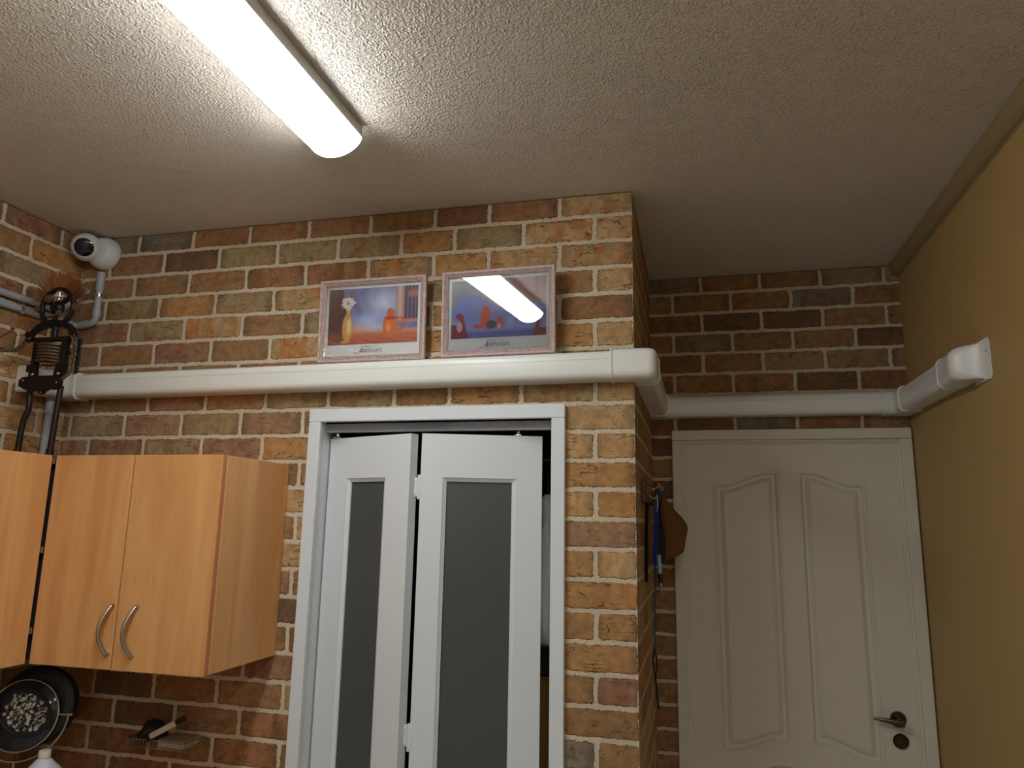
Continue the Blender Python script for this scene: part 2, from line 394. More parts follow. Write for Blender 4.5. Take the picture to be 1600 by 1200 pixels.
bif = thing('bifold_door', 'white folding closet door with two tall frosted grey panes, standing half open', 'door', (-.68, .02, FL))
def leaf(p0, p1, th=.034):
    p0 = Vector(p0); p1 = Vector(p1); wd = (p1-p0).length; dx = (p1-p0).normalized(); ny = Vector((-dx.y, dx.x))
    if ny.y < 0: ny = -ny
    M = Matrix(((dx.x, ny.x, 0, p0.x), (dx.y, ny.y, 0, p0.y), (0, 0, 1, 0), (0, 0, 0, 1)))
    return wd, M, th
ZT, ZB = -.785, -2.735
def make_leaf(p0, p1, gl, gr):
    wd, M, th = leaf(p0, p1); gt, gb = -.922, -2.56
    g = G()
    P8 = [(0, ZB), (wd, ZB), (wd, ZT), (0, ZT), (gl, gb), (gr, gb), (gr, gt), (gl, gt)]
    vv = [M @ Vector((a, y, b)) for y in (0, th) for a, b in P8]; ff = []
    for q in range(4):
        r_ = (q+1) % 4; ff += [(q, r_, r_+4, q+4), (q+8, q+12, r_+12, r_+8), (q, q+8, r_+8, r_), (q+4, r_+4, r_+12, q+12)]
    g.add(vv, ff)
    lf = g.build('door_leaf', WHITE_GLOSS, bif)
    # glazing bead, sloping in to the pane
    g = G(); b = .012
    for a, c in (((gl, gt), (gr, gt)), ((gr, gt), (gr, gb)), ((gr, gb), (gl, gb)), ((gl, gb), (gl, gt))):
        cx, cz = (gl+gr)/2, (gt+gb)/2
        def inn(p): return (p[0]+(b if p[0] < cx else -b), p[1]+(b if p[1] < cz else -b))
        i0, i1 = inn(a), inn(c)
        P = [(a[0], .002, a[1]), (c[0], .002, c[1]), (i1[0], .009, i1[1]), (i0[0], .009, i0[1]), (i0[0], .014, i0[1]), (i1[0], .014, i1[1]), (a[0], .014, a[1]), (c[0], .014, c[1])]
        P = [M @ Vector(q) for q in P]
        g.add(P, [(0, 1, 2, 3), (3, 2, 5, 4), (4, 5, 7, 6), (6, 7, 1, 0), (0, 3, 4, 6), (1, 7, 5, 2)])
    g.build('glazing_bead', WHITE_GLOSS, lf)
    g = G().box((gl+.004, .015, gb+.004), (gr-.004, .021, gt-.004), 0, 1, M); tag(g.build('glass_pane', FROST, lf), 'frosted grey pane', None)
    return lf, M, wd
l1, M1, w1 = make_leaf((-1.041, .062), (-.697, -.060), .088, .262)
l2, M2, w2 = make_leaf((-.662, -.056), (-.298, .062), .070, .300)
for zc in (-.953, -1.685, -2.45):
    g = G()
    g.box((-.700, -.036, zc-.030), (-.672, -.031, zc+.030), .001, 1, Matrix.Translation((0, 0, 0)))
    g.tube([(-.668, -.050, zc-.038), (-.668, -.050, zc+.038)], .0055, 10)
    g.box((-.668, -.056, zc-.034), (-.659, -.048, zc+.034), .001, 1)
    for s in (-.02, .02): g.lathe((-.686, -.037, zc+s), (0, -1, 0), [(0, .004), (.0015, .003)], 8)
    g.build('hinge', WHITE_GLOSS, bif)
for (x, y) in ((-1.012, .055), (-.375, .052)):
    g = G(); g.tube([(x, y, ZT-.005), (x, y, ZT+.018)], .003, 8); g.box((x-.012, y-.008, ZT), (x+.012, y+.008, ZT+.006), .001); g.lathe((x, y, ZT+.009), (0, 0, 1), [(0, .007), (.006, .007)], 8)
    g.build('track_roller', STEEL, bif)

# things seen through the gap
t = thing('wrapped_bundle', 'pale grey plastic-wrapped bundle hanging inside the closet opening', 'bundle', (-.298, .165, -1.44))
secs = []
for z, rx, ry, ox in ((-.965, .012, .012, 0), (-.985, .026, .022, 0), (-1.0, .036, .03, .004), (-1.03, .03, .028, .006), (-1.06, .026, .024, 0), (-1.10, .036, .032, -.002), (-1.2, .046, .04, 0), (-1.3, .050, .045, .002), (-1.38, .046, .042, 0), (-1.42, .034, .03, 0), (-1.435, .014, .014, 0)):
    secs.append([(-.298+ox+rx*math.cos(a)*(1+.10*math.sin(5*a+z*30)), .165+ry*math.sin(a)*(1+.10*math.sin(4*a+z*22)), z) for a in np.linspace(0, 2*math.pi, 28, endpoint=False)])
G().loft(secs).build('wrapping', GREYPLAST, t)
G().tube([(-.298, .165, -.97), (-.298, .1655, -.90), (-.298, .28, -.84)], .003, 6).build('tie_cord', MATT_BLACK, t)
G().tube([(-1.44, .29, -.84), (-.115, .29, -.84)], .011, 12).build('hanging_rail', STEEL)
tag(bpy.data.objects['hanging_rail'], 'steel hanging rail inside the dark closet', 'rail')
t = thing('storage_crate', 'yellow-rimmed crate on the ochre cupboard inside the closet', 'crate', (-.42, .40, -1.545))
g = G(); x0, x1, y0, y1 = -.60, -.235, .24, .56
for a, b in (((x0, y0, -1.545), (x1, y0+.006, -1.45)), ((x0, y1-.006, -1.545), (x1, y1, -1.45)), ((x0, y0, -1.545), (x0+.006, y1, -1.45)), ((x1-.006, y0, -1.545), (x1, y1, -1.45)), ((x0, y0, -1.545), (x1, y1, -1.538))): g.box(a, b, .001)
g.build('crate_body', MATT_BLACK, t)
g = G()
for a, b in (((x0-.008, y0-.008, -1.455), (x1+.008, y0+.008, -1.437)), ((x0-.008, y1-.008, -1.455), (x1+.008, y1+.008, -1.437)), ((x0-.008, y0, -1.455), (x0+.008, y1, -1.437)), ((x1-.008, y0, -1.455), (x1+.008, y1, -1.437))): g.box(a, b, .003)
tag(g.build('rim', YELLOW, t), 'yellow rim', None)
t = thing('storage_cupboard', 'ochre cupboard standing inside the closet under the yellow-rimmed crate', 'cupboard', (-.43, .41, FL))
G().box((-.63, .24, FL), (-.215, .62, -1.547), .003).build('cupboard_body', OCHRE, t)
G().box((-.62, .222, FL+.02), (-.225, .239, -1.555), .003).build('cupboard_door', OCHRE, t)

# ------------------------------------------------------------------ panelled recess door
door = thing('door_1', None, None, (.54, D, FL)); struct(door, 'old white panelled door in the recess with a dark lever handle', 'door')
g = G(); frame3(g, .081, .988, -.667, .042, D-.020, D-.0005, .004); g.build('architrave', DOOR_PAINT, door)
g = G(); frame3(g, .117, .953, -.703, .016, D-.006, D+.10, .003); frame3(g, .128, .942, -.714, .012, D+.002, D+.012, .002); g.build('jamb_lining', DOOR_PAINT, door)
X0, X1, DZ1, DZ0 = .139, .931, -.725, -2.742
nx, nz = 230, 520
xs = np.linspace(X0, X1, nx); zs = np.linspace(DZ0, DZ1, nz); XX, ZZ = np.meshgrid(xs, zs)
def panel(xa, xb, rise_right, ztop_out, rise, zbot_out, curved_bot):
    """distance inside an arched panel (positive inside)"""
    tt = np.clip((XX-xa)/(xb-xa), 0, 1)
    if not rise_right: tt = 1-tt
    s = np.clip((tt-.12)/.76, 0, 1); s = s*s*(3-2*s)
    d = np.minimum(XX-xa, xb-XX); d = np.minimum(d, ztop_out+rise*s-ZZ); d = np.minimum(d, ZZ-(zbot_out+(rise*s if curved_bot else 0)))
    return d
hgt = np.zeros_like(XX)
for (a, b, rr) in ((.250, .488, True), (.578, .806, False)):
    for d in (panel(a, b, rr, -.893, .050, -1.895, True), panel(a, b, rr, -1.985, .05, -2.60, False)):
        q = np.clip(d/.034, 0, 1)
        dip = np.where(d > 0, np.where(q < .22, q/.22, np.where(q < .45, 1.0, 1-(q-.45)/.55)), 0)
        ridge = np.exp(-((d+.004)/.004)**2)
        hgt = np.where(d > -.02, hgt-dip*.0110+ridge*.0024, hgt)
YF = D+.008
vs = [(XX[j, i], YF-hgt[j, i], ZZ[j, i]) for j in range(nz) for i in range(nx)]
fs = [(j*nx+i, j*nx+i+1, (j+1)*nx+i+1, (j+1)*nx+i) for j in range(nz-1) for i in range(nx-1)]
g = G().add(vs, fs, True); g.box((X0, YF+.01, DZ0), (X1, YF+.040, DZ1))
g.add([(X0, YF, DZ0), (X0, YF, DZ1), (X1, YF, DZ1), (X1, YF, DZ0), (X0, YF+.012, DZ0), (X0, YF+.012, DZ1), (X1, YF+.012, DZ1), (X1, YF+.012, DZ0)], [(0, 4, 5, 1), (1, 5, 6, 2), (2, 6, 7, 3), (3, 7, 4, 0)])
g.build('door_panel', DOOR_PAINT, door)
g = G(); hx, hz = .868, -1.739
g.lathe((hx, YF, hz), (0, -1, 0), [(0, .028), (.004, .028), (.009, .024), (.010, .012), (.040, .0105), (.046, .0095)], 32)
secs = []
for tt in np.linspace(0, 1, 12):
    cx = hx+.010-.100*tt; cy = YF-.046+.008*tt*tt; cz = hz+.006*tt; hh = .0125*(1-.72*tt)+.001; dd = .007*(1-.55*tt)
    secs.append([(cx, cy+dd*math.sin(a), cz-.004*(1-tt)+hh*math.cos(a)) for a in np.linspace(0, 2*math.pi, 14, endpoint=False)])
g.loft(secs); g.build('lever_handle', BRONZE, door)
g = G(); lx, lz = .872, -1.814
g.lathe((lx, YF, lz), (0, -1, 0), [(0, .027), (.004, .027), (.009, .022), (.0095, .002)], 32); g.box((lx-.0025, YF-.016, lz-.013), (lx+.0025, YF-.009, lz+.013), .002)
g.build('door_lock', BRONZE, door)
# small dark beetle-like screw on top of the architrave
g = G().lathe((.542, D-.012, -.667), (0, 0, 1), [(0, .004), (.004, .003)], 8).build('screw_head', MATT_BLACK, door)

# ------------------------------------------------------------------ air-conditioning duct
DD, HH = .070, .086
def dprof(dep=DD, hh=HH, r=.020):
    p = [(0, -hh/2)]
    for cx, cz, a0 in ((dep-r, -hh/2+r, -90), (dep-r, hh/2-r, 0)):
        for a in np.linspace(a0, a0+90, 7): p.append((cx+r*math.cos(math.radians(a)), cz+r*math.sin(math.radians(a))))
    p.append((0, hh/2)); return p
duct = thing('air_conditioning_duct', 'white plastic air-conditioning duct running round the corner, above both doors', 'duct', (-.6, -.035, -.63))
Z0, Z1 = -.594, -.583      # centre height at the far left and at the outside corner
def zc_main(x): return Z0+(Z1-Z0)*(x+2.0)/2.06
Zr = -.573; Zw = -.575
def run(P0, P1, n, z0, z1, name='duct_cover', dep=DD, hh=HH, lip=True):
    n = Vector(n); g = G(); pr = dprof(dep, hh)
    g.loft([[(P0[0]+n.x*(d+.0004), P0[1]+n.y*(d+.0004), z0+z) for d, z in pr], [(P1[0]+n.x*(d+.0004), P1[1]+n.y*(d+.0004), z1+z) for d, z in pr]])
    o = g.build(name, WHITE_PVC, duct); q = dep+.0002; zz = hh/2-.027
    tag(G().tube([(P0[0]+n.x*q, P0[1]+n.y*q, z0+zz), (P1[0]+n.x*q, P1[1]+n.y*q, z1+zz)], .0006, 4).build('cover_seam', SEAM, o), 'thin grey seam line', None)
    return o
e = .0035
run((-2.02, 0), (-.05, 0), (0, -1), zc_main(-2.02), zc_main(-.05))
run((0, -.01), (0, D-.09), (1, 0), zc_main(0)+.001, Zr)
run((.10, D), (XR-.10, D), (0, -1), Zr, Zr)
run((XR, D-.14), (XR, .22), (-1, 0), Zw, Zw)
# outside elbow at the brick corner
pr = dprof(DD+e, HH+2*e, .022); g = G(); secs = []
zcn = Z1+.001
secs.append([(-.062, -d, zcn+z) for d, z in pr])
pw = 7
for a in np.linspace(0, math.pi/2, 13):
    s, c = math.sin(a), math.cos(a); m = (abs(s)**pw+abs(c)**pw)**(1/pw)
    secs.append([(d*s/m+.0003, -d*c/m-.0003, zcn+z) for d, z in pr])
secs.append([(d, .055, zcn+z) for d, z in pr])
g.loft(secs)
rim = dprof(DD+e+.0025, HH+2*e+.005, .023)
g.loft([[(-.066, -d, zcn+z) for d, z in rim], [(-.060, -d, zcn+z) for d, z in rim]]); g.loft([[(d, .050, zcn+z) for d, z in rim], [(d, .056, zcn+z) for d, z in rim]])
g.build('elbow_fitting', WHITE_PVC, duct)
# inside elbows
def inside(P_start, P_in, P_end, z0):
    g = G(); g.loft([[tuple(P_start(d))+(z0+z,) for d, z in pr], [tuple(P_in(d))+(z0+z,) for d, z in pr], [tuple(P_end(d))+(z0+z,) for d, z in pr]])
    return g
L = .11
def rims(g, planes, z0):
    for f0, f1 in planes: g.loft([[tuple(f0(d))+(z0+z,) for d, z in rim], [tuple(f1(d))+(z0+z,) for d, z in rim]])
g = inside(lambda d: (d, D-L), lambda d: (d, D-d), lambda d: (L, D-d), Zr)
rims(g, [(lambda d: (d, D-L-.003), lambda d: (d, D-L+.003)), (lambda d: (L-.003, D-d), lambda d: (L+.003, D-d))], Zr)
g.build('elbow_fitting', WHITE_PVC, duct)
g = inside(lambda d: (XR-L, D-d), lambda d: (XR-d, D-d), lambda d: (XR-d, D-L-.03), Zw+.001)
rims(g, [(lambda d: (XR-L-.003, D-d), lambda d: (XR-L+.003, D-d)), (lambda d: (XR-d, D-L-.036), lambda d: (XR-d, D-L-.028))], Zw+.001)
g.build('elbow_fitting', WHITE_PVC, duct)
zl = zc_main(-2.02)
g = inside(lambda d: (XL+d, -.14), lambda d: (XL+d, -d), lambda d: (XL+.10, -d), zl)
rims(g, [(lambda d: (XL+.097, -d), lambda d: (XL+.103, -d))], zl)
g.build('elbow_fitting', WHITE_PVC, duct)
run((XL, -.13), (XL, -.20), (1, 0), zl, zl)
g = G(); g.loft([[(XL+d, -.192, zl+z) for d, z in pr], [(XL+d, -.212, zl+z) for d, z in pr], [(XL+d*.85, -.217, zl+z*.88) for d, z in pr]]); g.build('end_cap', WHITE_PVC, duct)
# wall inlet fitting at the right end: bends into the wall with a flared flange
g = G(); secs = []
def sec(y, dep, hh, r, skew=0):
    return [(XR-max(d, 0)-.0004, y+skew*(d/max(dep, 1e-4)), Zw+z) for d, z in dprof(dep, hh, r)]
for y, dep, hh, r, sk in ((.285, DD+e, HH+2*e, .022, 0), (.18, DD+e+.001, HH+2*e, .022, 0), (.165, .080, .097, .026, .0), (.140, .082, .099, .030, 0.004), (.125, .079, .100, .03, .012), (.113, .066, .101, .03, .012), (.106, .048, .102, .022, .01), (.100, .030, .104, .014, .006), (.094, .016, .109, .007, .002), (.084, .007, .118, .003, 0), (.068, .0045, .122, .002, 0), (.060, .0035, .116, .001, 0), (.055, .003, .100, .001, 0)):
    secs.append(sec(y, dep, hh, r, sk))
g.loft(secs)
rimy = [[(XR-d, y, Zw+z) for d, z in rim] for y in (.282, .288)]; g.loft(rimy)
g.box((XR-.006, .09, Zw-.060), (XR, .175, Zw+.060), .002)
ft = g.build('wall_inlet_fitting', WHITE_PVC, duct)
tag(G().lathe((XR-.0052, .074, Zw+.022), (-1, 0, 0), [(0, .0035), (.0008, .003)], 10).build('screw_hole', MATT_BLACK, ft), 'dark screw hole', None)

# ------------------------------------------------------------------ ceiling lamps
def batten(x, y0, y1, label, mat=None):
    t = thing('ceiling_light', label, 'light', (x, (y0+y1)/2, -.001), 'batten ceiling lights' if False else None)
    g = G(); g.box((x-.080, y0+.002, -.032), (x+.080, y1-.002, -.001), .002); g.box((x-.069, y0+.010, -.034), (x+.069, y1-.010, -.029)); g.build('lamp_base', paint('lamp_base_grey', rgb(196, 196, 190), .4), t)
    secs = []; n = 20; R = .077
    prof = [(-R, -.030)]+[(-R*math.cos(a), -.034-.048*math.sin(a)**1.25) for a in np.linspace(0.06, math.pi-.06, n)]+[(R, -.030)]
    for y, s in ((y0, .96), (y0+.002, 1), (y1-.002, 1), (y1, .96)):
        secs.append([(x+px*(1-(1-s)*.15), y, -.030+(pz+.030)*s) for px, pz in prof])
    G().loft(secs).build('diffuser', mat or LAMPM, t)
    for ya, yb_ in ((y0-.003, y0-.0003), (y1+.0003, y1+.003)):
        G().loft([[(x+px*1.01, yy, pz*1.01) for px, pz in prof] for yy in (ya, yb_)], smooth=False).build('end_cap', LCAP, t)
LCAP = paint('lamp_end_cap_white', rgb(205, 205, 200), .4)
lm = Mat('glowing_diffuser'); lm.base((.9, .9, .88, 1)); lm.b.inputs['Emission Color'].default_value = LAMP_COL+(1,); lm.b.inputs['Emission Strength'].default_value = LAMP; LAMPM = lm.m
lb = lm.m.copy(); lb.name = 'glowing_diffuser_back'; lb.node_tree.nodes['Principled BSDF'].inputs['Emission Strength'].default_value = LAMP_BACK
batten(-.762, -1.745, -.545, 'long white batten ceiling light with a glowing rounded diffuser')
batten(.42, -3.20, -2.00, 'right-hand batten ceiling light just behind the camera', lb)
batten(.42, -5.00, -3.80, 'right-hand batten ceiling light at the back of the garage', lb)  # extra lamp out of view, added for more bounce light

# ------------------------------------------------------------------ framed pictures hung leaning forward above the duct
def art_left(u, v):
    c = np.zeros(u.shape+(3,)); c[:] = (118, 128, 178)
    def put(mask, col): 
        m = np.clip(mask, 0, 1)[..., None]; c[:] = c*(1-m)+np.array(col)*m
    def el(cx, cy, rx, ry, soft=.25, ang=0):
        a = math.radians(ang); dx = (u-cx)*math.cos(a)+(v-cy)*math.sin(a)*.68; dy = -(u-cx)*math.sin(a)/.68+(v-cy)*math.cos(a)
        return np.clip((1-np.sqrt((dx/rx)**2+(dy/ry)**2))/soft, 0, 1)
    fold = np.sin(u*46+np.sin(v*9)*2.2)*.5+.5
    put(fold*.45, (84, 92, 148)); put(el(.62, .72, .30, .40, 1), (212, 220, 238)); put(el(.45, .40, .26, .20, .8), (176, 190, 226))
    put((u < .26-.10*v)*1., (70, 34, 52)); put(((u < .20) & (np.sin(u*90) > .4))*.5, (110, 50, 62))
    put(np.clip((u-.74)/.06, 0, 1)*(v > .36), (196, 128, 96)); put((np.abs(u-.805) < .025)*(v > .40)*1., (196, 176, 160))
    put((u > .85)*(v > .42)*1., (74, 60, 90)); put((u > .85)*(v > .42)*(np.sin(u*150) > .2)*.5, (150, 140, 170)); put(el(.95, .86, .07, .09, .3), (168, 104, 84))
    fl = np.clip((.34-v+.05*np.sin(u*5))/.07, 0, 1); put(fl*(u > .25), (206, 150, 120)); put(el(.52, .30, .30, .11, .9), (186, 194, 224))
    put(np.clip((.22-v)/.06, 0, 1), (190, 104, 74)); put(np.clip((.12-v)/.06, 0, 1)*(np.sin(u*24+v*60) > .1)*.5, (156, 74, 60)); put((u < .26)*np.clip((.3-v)/.05, 0, 1)*.8, (120, 70, 64))
    # plain stand-in: an ochre vase with a pale flower head and a round orange pitcher
    put(el(.22, .30, .060, .27, .06), (216, 164, 84)); put(el(.235, .33, .028, .16, .3), (234, 214, 150)); put(el(.225, .58, .022, .14, .1), (216, 164, 84))
    [put(el(.22+.05*math.cos(q), .74+.075*math.sin(q), .042, .062, .3), (232, 224, 208)) for q in (0, 1.2, 2.4, 3.6, 4.8)]; [put(el(a_, b_, .020, .030, .3), (182, 44, 52)) for a_, b_ in ((.30, .70), (.15, .68), (.25, .86))]; put(el(.20, .045, .07, .03, .2), (206, 150, 76))
    ring = np.abs(np.sqrt(((u-.80)/.06)**2+((v-.33)/.11)**2)-1); put(np.clip((.22-ring)/.1, 0, 1), (198, 98, 46))
    put(el(.70, .31, .085, .20, .06), (212, 112, 52)); put(el(.70, .52, .045, .10, .1), (204, 100, 46)); put(el(.70, .44, .07, .03, .2), (188, 40, 44)); put(el(.68, .28, .035, .10, .4), (232, 150, 80))
    return c
def art_right(u, v):  # print colours lightened to carry some of the glass reflection's wash
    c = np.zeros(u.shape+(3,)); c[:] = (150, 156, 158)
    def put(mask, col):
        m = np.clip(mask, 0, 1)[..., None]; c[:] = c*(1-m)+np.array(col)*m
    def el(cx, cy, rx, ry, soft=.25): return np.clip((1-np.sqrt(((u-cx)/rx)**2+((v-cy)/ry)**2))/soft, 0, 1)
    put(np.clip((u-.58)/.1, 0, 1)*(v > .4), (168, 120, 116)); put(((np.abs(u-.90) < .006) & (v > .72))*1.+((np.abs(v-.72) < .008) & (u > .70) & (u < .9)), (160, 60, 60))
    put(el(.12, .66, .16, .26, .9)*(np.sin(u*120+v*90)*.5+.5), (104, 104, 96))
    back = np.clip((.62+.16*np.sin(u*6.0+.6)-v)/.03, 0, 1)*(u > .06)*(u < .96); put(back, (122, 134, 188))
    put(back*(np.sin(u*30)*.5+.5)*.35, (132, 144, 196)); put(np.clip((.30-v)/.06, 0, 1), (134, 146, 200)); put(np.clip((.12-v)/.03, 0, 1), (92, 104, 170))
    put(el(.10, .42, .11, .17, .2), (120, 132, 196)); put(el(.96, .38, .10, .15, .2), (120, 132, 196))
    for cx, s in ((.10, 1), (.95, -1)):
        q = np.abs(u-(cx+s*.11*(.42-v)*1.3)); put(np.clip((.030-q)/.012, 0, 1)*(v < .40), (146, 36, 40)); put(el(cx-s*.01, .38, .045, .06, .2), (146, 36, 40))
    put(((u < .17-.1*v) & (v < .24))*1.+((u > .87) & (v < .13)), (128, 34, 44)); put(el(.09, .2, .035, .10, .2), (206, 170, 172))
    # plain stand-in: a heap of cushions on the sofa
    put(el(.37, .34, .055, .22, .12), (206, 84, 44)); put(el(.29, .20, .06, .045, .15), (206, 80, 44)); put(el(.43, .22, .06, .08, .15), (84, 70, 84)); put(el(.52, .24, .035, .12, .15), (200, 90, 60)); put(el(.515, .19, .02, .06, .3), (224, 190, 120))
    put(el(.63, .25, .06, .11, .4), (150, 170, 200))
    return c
def art_material(name):
    m = Mat(name); m.base(m.attr('art').outputs['Color']).rough(.5, .3); return m.m
ARTM = art_material('printed_picture')
def frame_material():
    m = Mat('limed_mauve_wood'); o = m.obj(); x, y, z = m.sep(o); n = m.noise(m.comb(x*30, 0.0, z*200), 1, 4, .7)
    n2 = m.noise(m.comb(x*200, 0.0, z*30), 1, 4, .7)
    m.base(m.mix((n*.5+n2*.5).ss(.35, .65), rgb(168, 138, 134), rgb(208, 184, 170))).rough(.5, .4).bump(n*.0006); return m.m
FRM = frame_material()
FRM_DARK = paint('dark_mauve_groove', rgb(112, 92, 104), .6)
PAPER = paint('white_print_paper', rgb(226, 228, 224), .6, .3, var=.01, bmp=0)
INK = paint('dark_grey_ink', rgb(72, 72, 82), .6, bmp=0)
gm = Mat('picture_glass'); gN = gm.nt
tr = gm.N.new('ShaderNodeBsdfTransparent'); gl_ = gm.N.new('ShaderNodeBsdfGlossy'); gl_.inputs['Roughness'].default_value = .02
fr = gm.N.new('ShaderNodeFresnel'); fr.inputs[0].default_value = 1.85; mx = gm.N.new('ShaderNodeMixShader')
gm.L.new(fr.outputs[0], mx.inputs[0]); gm.L.new(tr.outputs[0], mx.inputs[1]); gm.L.new(gl_.outputs[0], mx.inputs[2])
gm.L.new(mx.outputs[0], gm.N['Material Output'].inputs[0]); PGLASS = gm.m
def text_mesh(s, size, shear=0, xs=1.0):
    cu = bpy.data.curves.new('t', 'FONT'); cu.body = s; cu.size = size; cu.align_x = 'LEFT'; cu.resolution_u = 3
    if shear: cu.shear = shear
    ob = bpy.data.objects.new('t', cu); COL.objects.link(ob); bpy.context.view_layer.update()
    me = bpy.data.meshes.new_from_object(ob.evaluated_get(bpy.context.evaluated_depsgraph_get()))
    vs = [(v.co.x*xs, v.co.y) for v in me.vertices]; fs = [tuple(p.vertices) for p in me.polygons]
    bpy.data.objects.remove(ob); bpy.data.curves.remove(cu); bpy.data.meshes.remove(me); return vs, fs
def picture(cx, zb, wd, ht, lean, yaw, art, label, ybot=-.036):
    t = thing('framed_picture', label, 'picture', (cx, ybot, zb), 'framed prints above the duct')
    O = Vector((cx, ybot, zb)); Rm = Matrix.Rotation(math.radians(yaw), 3, 'Z') @ Matrix.Rotation(math.radians(lean), 3, 'X')
    def P(u, v, d): return O+Rm @ Vector((u, -d, v))      # d: towards the room
    # moulding profile (distance inward, depth)
    pf = [(0, 0), (0, .013), (.003, .016), (.008, .016), (.0095, .0135), (.012, .0135), (.0135, .0115), (.0165, .0115), (.018, .009), (.0205, .009), (.022, .006), (.022, 0)]
    g = G(); gd = G(); corners = [(-wd/2, 0, 1, 1), (wd/2, 0, -1, 1), (wd/2, ht, -1, -1), (-wd/2, ht, 1, -1)]
    for i in range(4):
        a, b = corners[i], corners[(i+1) % 4]
        def pt(c, q): return P(c[0]+c[2]*q[0], c[1]+c[3]*q[0], q[1])
        g.loft([[pt(a, q) for q in pf], [pt(b, q) for q in pf]], smooth=False)
        for q in ((.0100, .0138), (.0142, .0118), (.0186, .0093)):
            gd.add([pt(a, q), pt(b, q), pt(b, (q[0]+.0013, q[1])), pt(a, (q[0]+.0013, q[1]))], [(0, 1, 2, 3)])
    fo = g.build('picture_frame', FRM, t); tag(gd.build('frame_groove', FRM_DARK, fo), 'dark groove lines', None)
    m = .021
    g = G(); g.loft([[P(-wd/2+m, m, .001), P(wd/2-m, m, .001), P(wd/2-m, ht-m, .001), P(-wd/2+m, ht-m, .001)], [P(-wd/2+m, m, .003), P(wd/2-m, m, .003), P(wd/2-m, ht-m, .003), P(-wd/2+m, ht-m, .003)]], smooth=False)
    pp = g.build('print_paper', PAPER, t)
    ax0, ax1, az0, az1 = -wd/2+m+.010, wd/2-m-.010, m+.040, ht-m-.010
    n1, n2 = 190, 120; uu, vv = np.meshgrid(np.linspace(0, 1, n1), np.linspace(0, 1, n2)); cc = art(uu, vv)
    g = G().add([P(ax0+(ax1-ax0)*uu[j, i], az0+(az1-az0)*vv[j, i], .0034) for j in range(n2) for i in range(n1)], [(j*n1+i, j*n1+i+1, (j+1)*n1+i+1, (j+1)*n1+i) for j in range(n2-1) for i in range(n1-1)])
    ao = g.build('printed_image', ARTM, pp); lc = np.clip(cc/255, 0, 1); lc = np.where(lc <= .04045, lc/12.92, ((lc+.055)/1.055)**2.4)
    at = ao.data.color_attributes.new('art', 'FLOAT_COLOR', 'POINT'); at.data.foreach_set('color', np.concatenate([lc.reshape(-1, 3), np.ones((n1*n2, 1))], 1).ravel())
    g = G()
    def tx(s, size, u0, v0, sh, xs):
        vs, fs = text_mesh(s, size, sh, xs); g.add([P(u0+x, v0+y, .0036) for x, y in vs], fs); return max(x for x, y in vs)
    w0 = tx('The', .0085, -.064, m+.006, .45, 1.0)
    wa = tx('A', .026, -.064+w0+.003, m+.009, .4, .8); wb = tx('RISTOCATS', .0165, -.064+w0+wa+.004, m+.012, .1, .82)
    tx('Walt Disney', .0068, -.064+w0+wa-.002, m+.029, .3, 1.0)
    g.tube([P(-.064+w0+wa+.040, m+.031, .0036), P(-.064+w0+wa+.062, m+.031, .0036)], .0004, 4)
    tag(g.build('title_lettering', INK, pp), 'dark grey title lettering', None)
    g = G(); q = .0215; g.loft([[P(-wd/2+q, q, .0066), P(wd/2-q, q, .0066), P(wd/2-q, ht-q, .0066), P(-wd/2+q, ht-q, .0066)], [P(-wd/2+q, q, .0080), P(wd/2-q, q, .0080), P(wd/2-q, ht-q, .0080), P(-wd/2+q, ht-q, .0080)]], smooth=False)
    g.build('glass_pane', PGLASS, t)
    G().loft([[P(-wd/2+.004, .004, -.004), P(wd/2-.004, .004, -.004), P(wd/2-.004, ht-.004, -.004), P(-wd/2+.004, ht-.004, -.004)], [P(-wd/2+.004, .004, .0005), P(wd/2-.004, .004, .0005), P(wd/2-.004, ht-.004, .0005), P(-wd/2+.004, ht-.004, .0005)]], smooth=False).build('backing_board', BRWOOD, t)
picture(-.861, -.5415, .385, .285, 2.2, 0, art_left, 'left-hand framed print with a clear ochre and orange picture, no lamp reflection')
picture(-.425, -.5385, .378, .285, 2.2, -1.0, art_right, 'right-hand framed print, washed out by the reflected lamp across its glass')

# ------------------------------------------------------------------ wall cabinets
def bow_handle(x, y, z0, z1, parent, bulge=.024):
    g = G(); pts = []; rs = []
    for tt in np.linspace(0, 1, 17):
        pts.append((x-.010*math.sin(math.pi*tt)*0-.014*math.sin(math.pi*tt), y-.006-bulge*math.sin(math.pi*tt)**.8, z0+(z1-z0)*tt)); rs.append(.0052+.0016*math.sin(math.pi*tt))
    g.tube(pts, rs, 12)
    for z in (z0, z1): g.lathe((x, y, z), (0, -1, 0), [(0, .007), (.008, .006)], 12)
    return g.build('handle', BRUSHED, parent)
CT, CB = -.879, -1.490
cab = thing('wall_cabinet', 'beech wall cabinet with two doors and a pair of bow handles', 'cabinet', (-1.46, -.17, CB))
g = G(); x0, x1, yf = -1.745, -1.155, -.338; th = .016
g.box((x0, yf, CB), (x0+th, -.004, CT), .0008, 1); g.box((x1-th, yf, CB), (x1, -.004, CT), .0008, 1); g.box((x0+th, yf, CB), (x1-th, -.004, CB+th)); g.box((x0+th, yf, CT-th), (x1-th, -.004, CT)); g.box((x0+th, -.012, CB+th), (x1-th, -.004, CT-th)); g.box((x0+th, yf+.02, -1.19), (x1-th, -.012, -1.174))
g.build('cabinet_body', BEECH, cab)
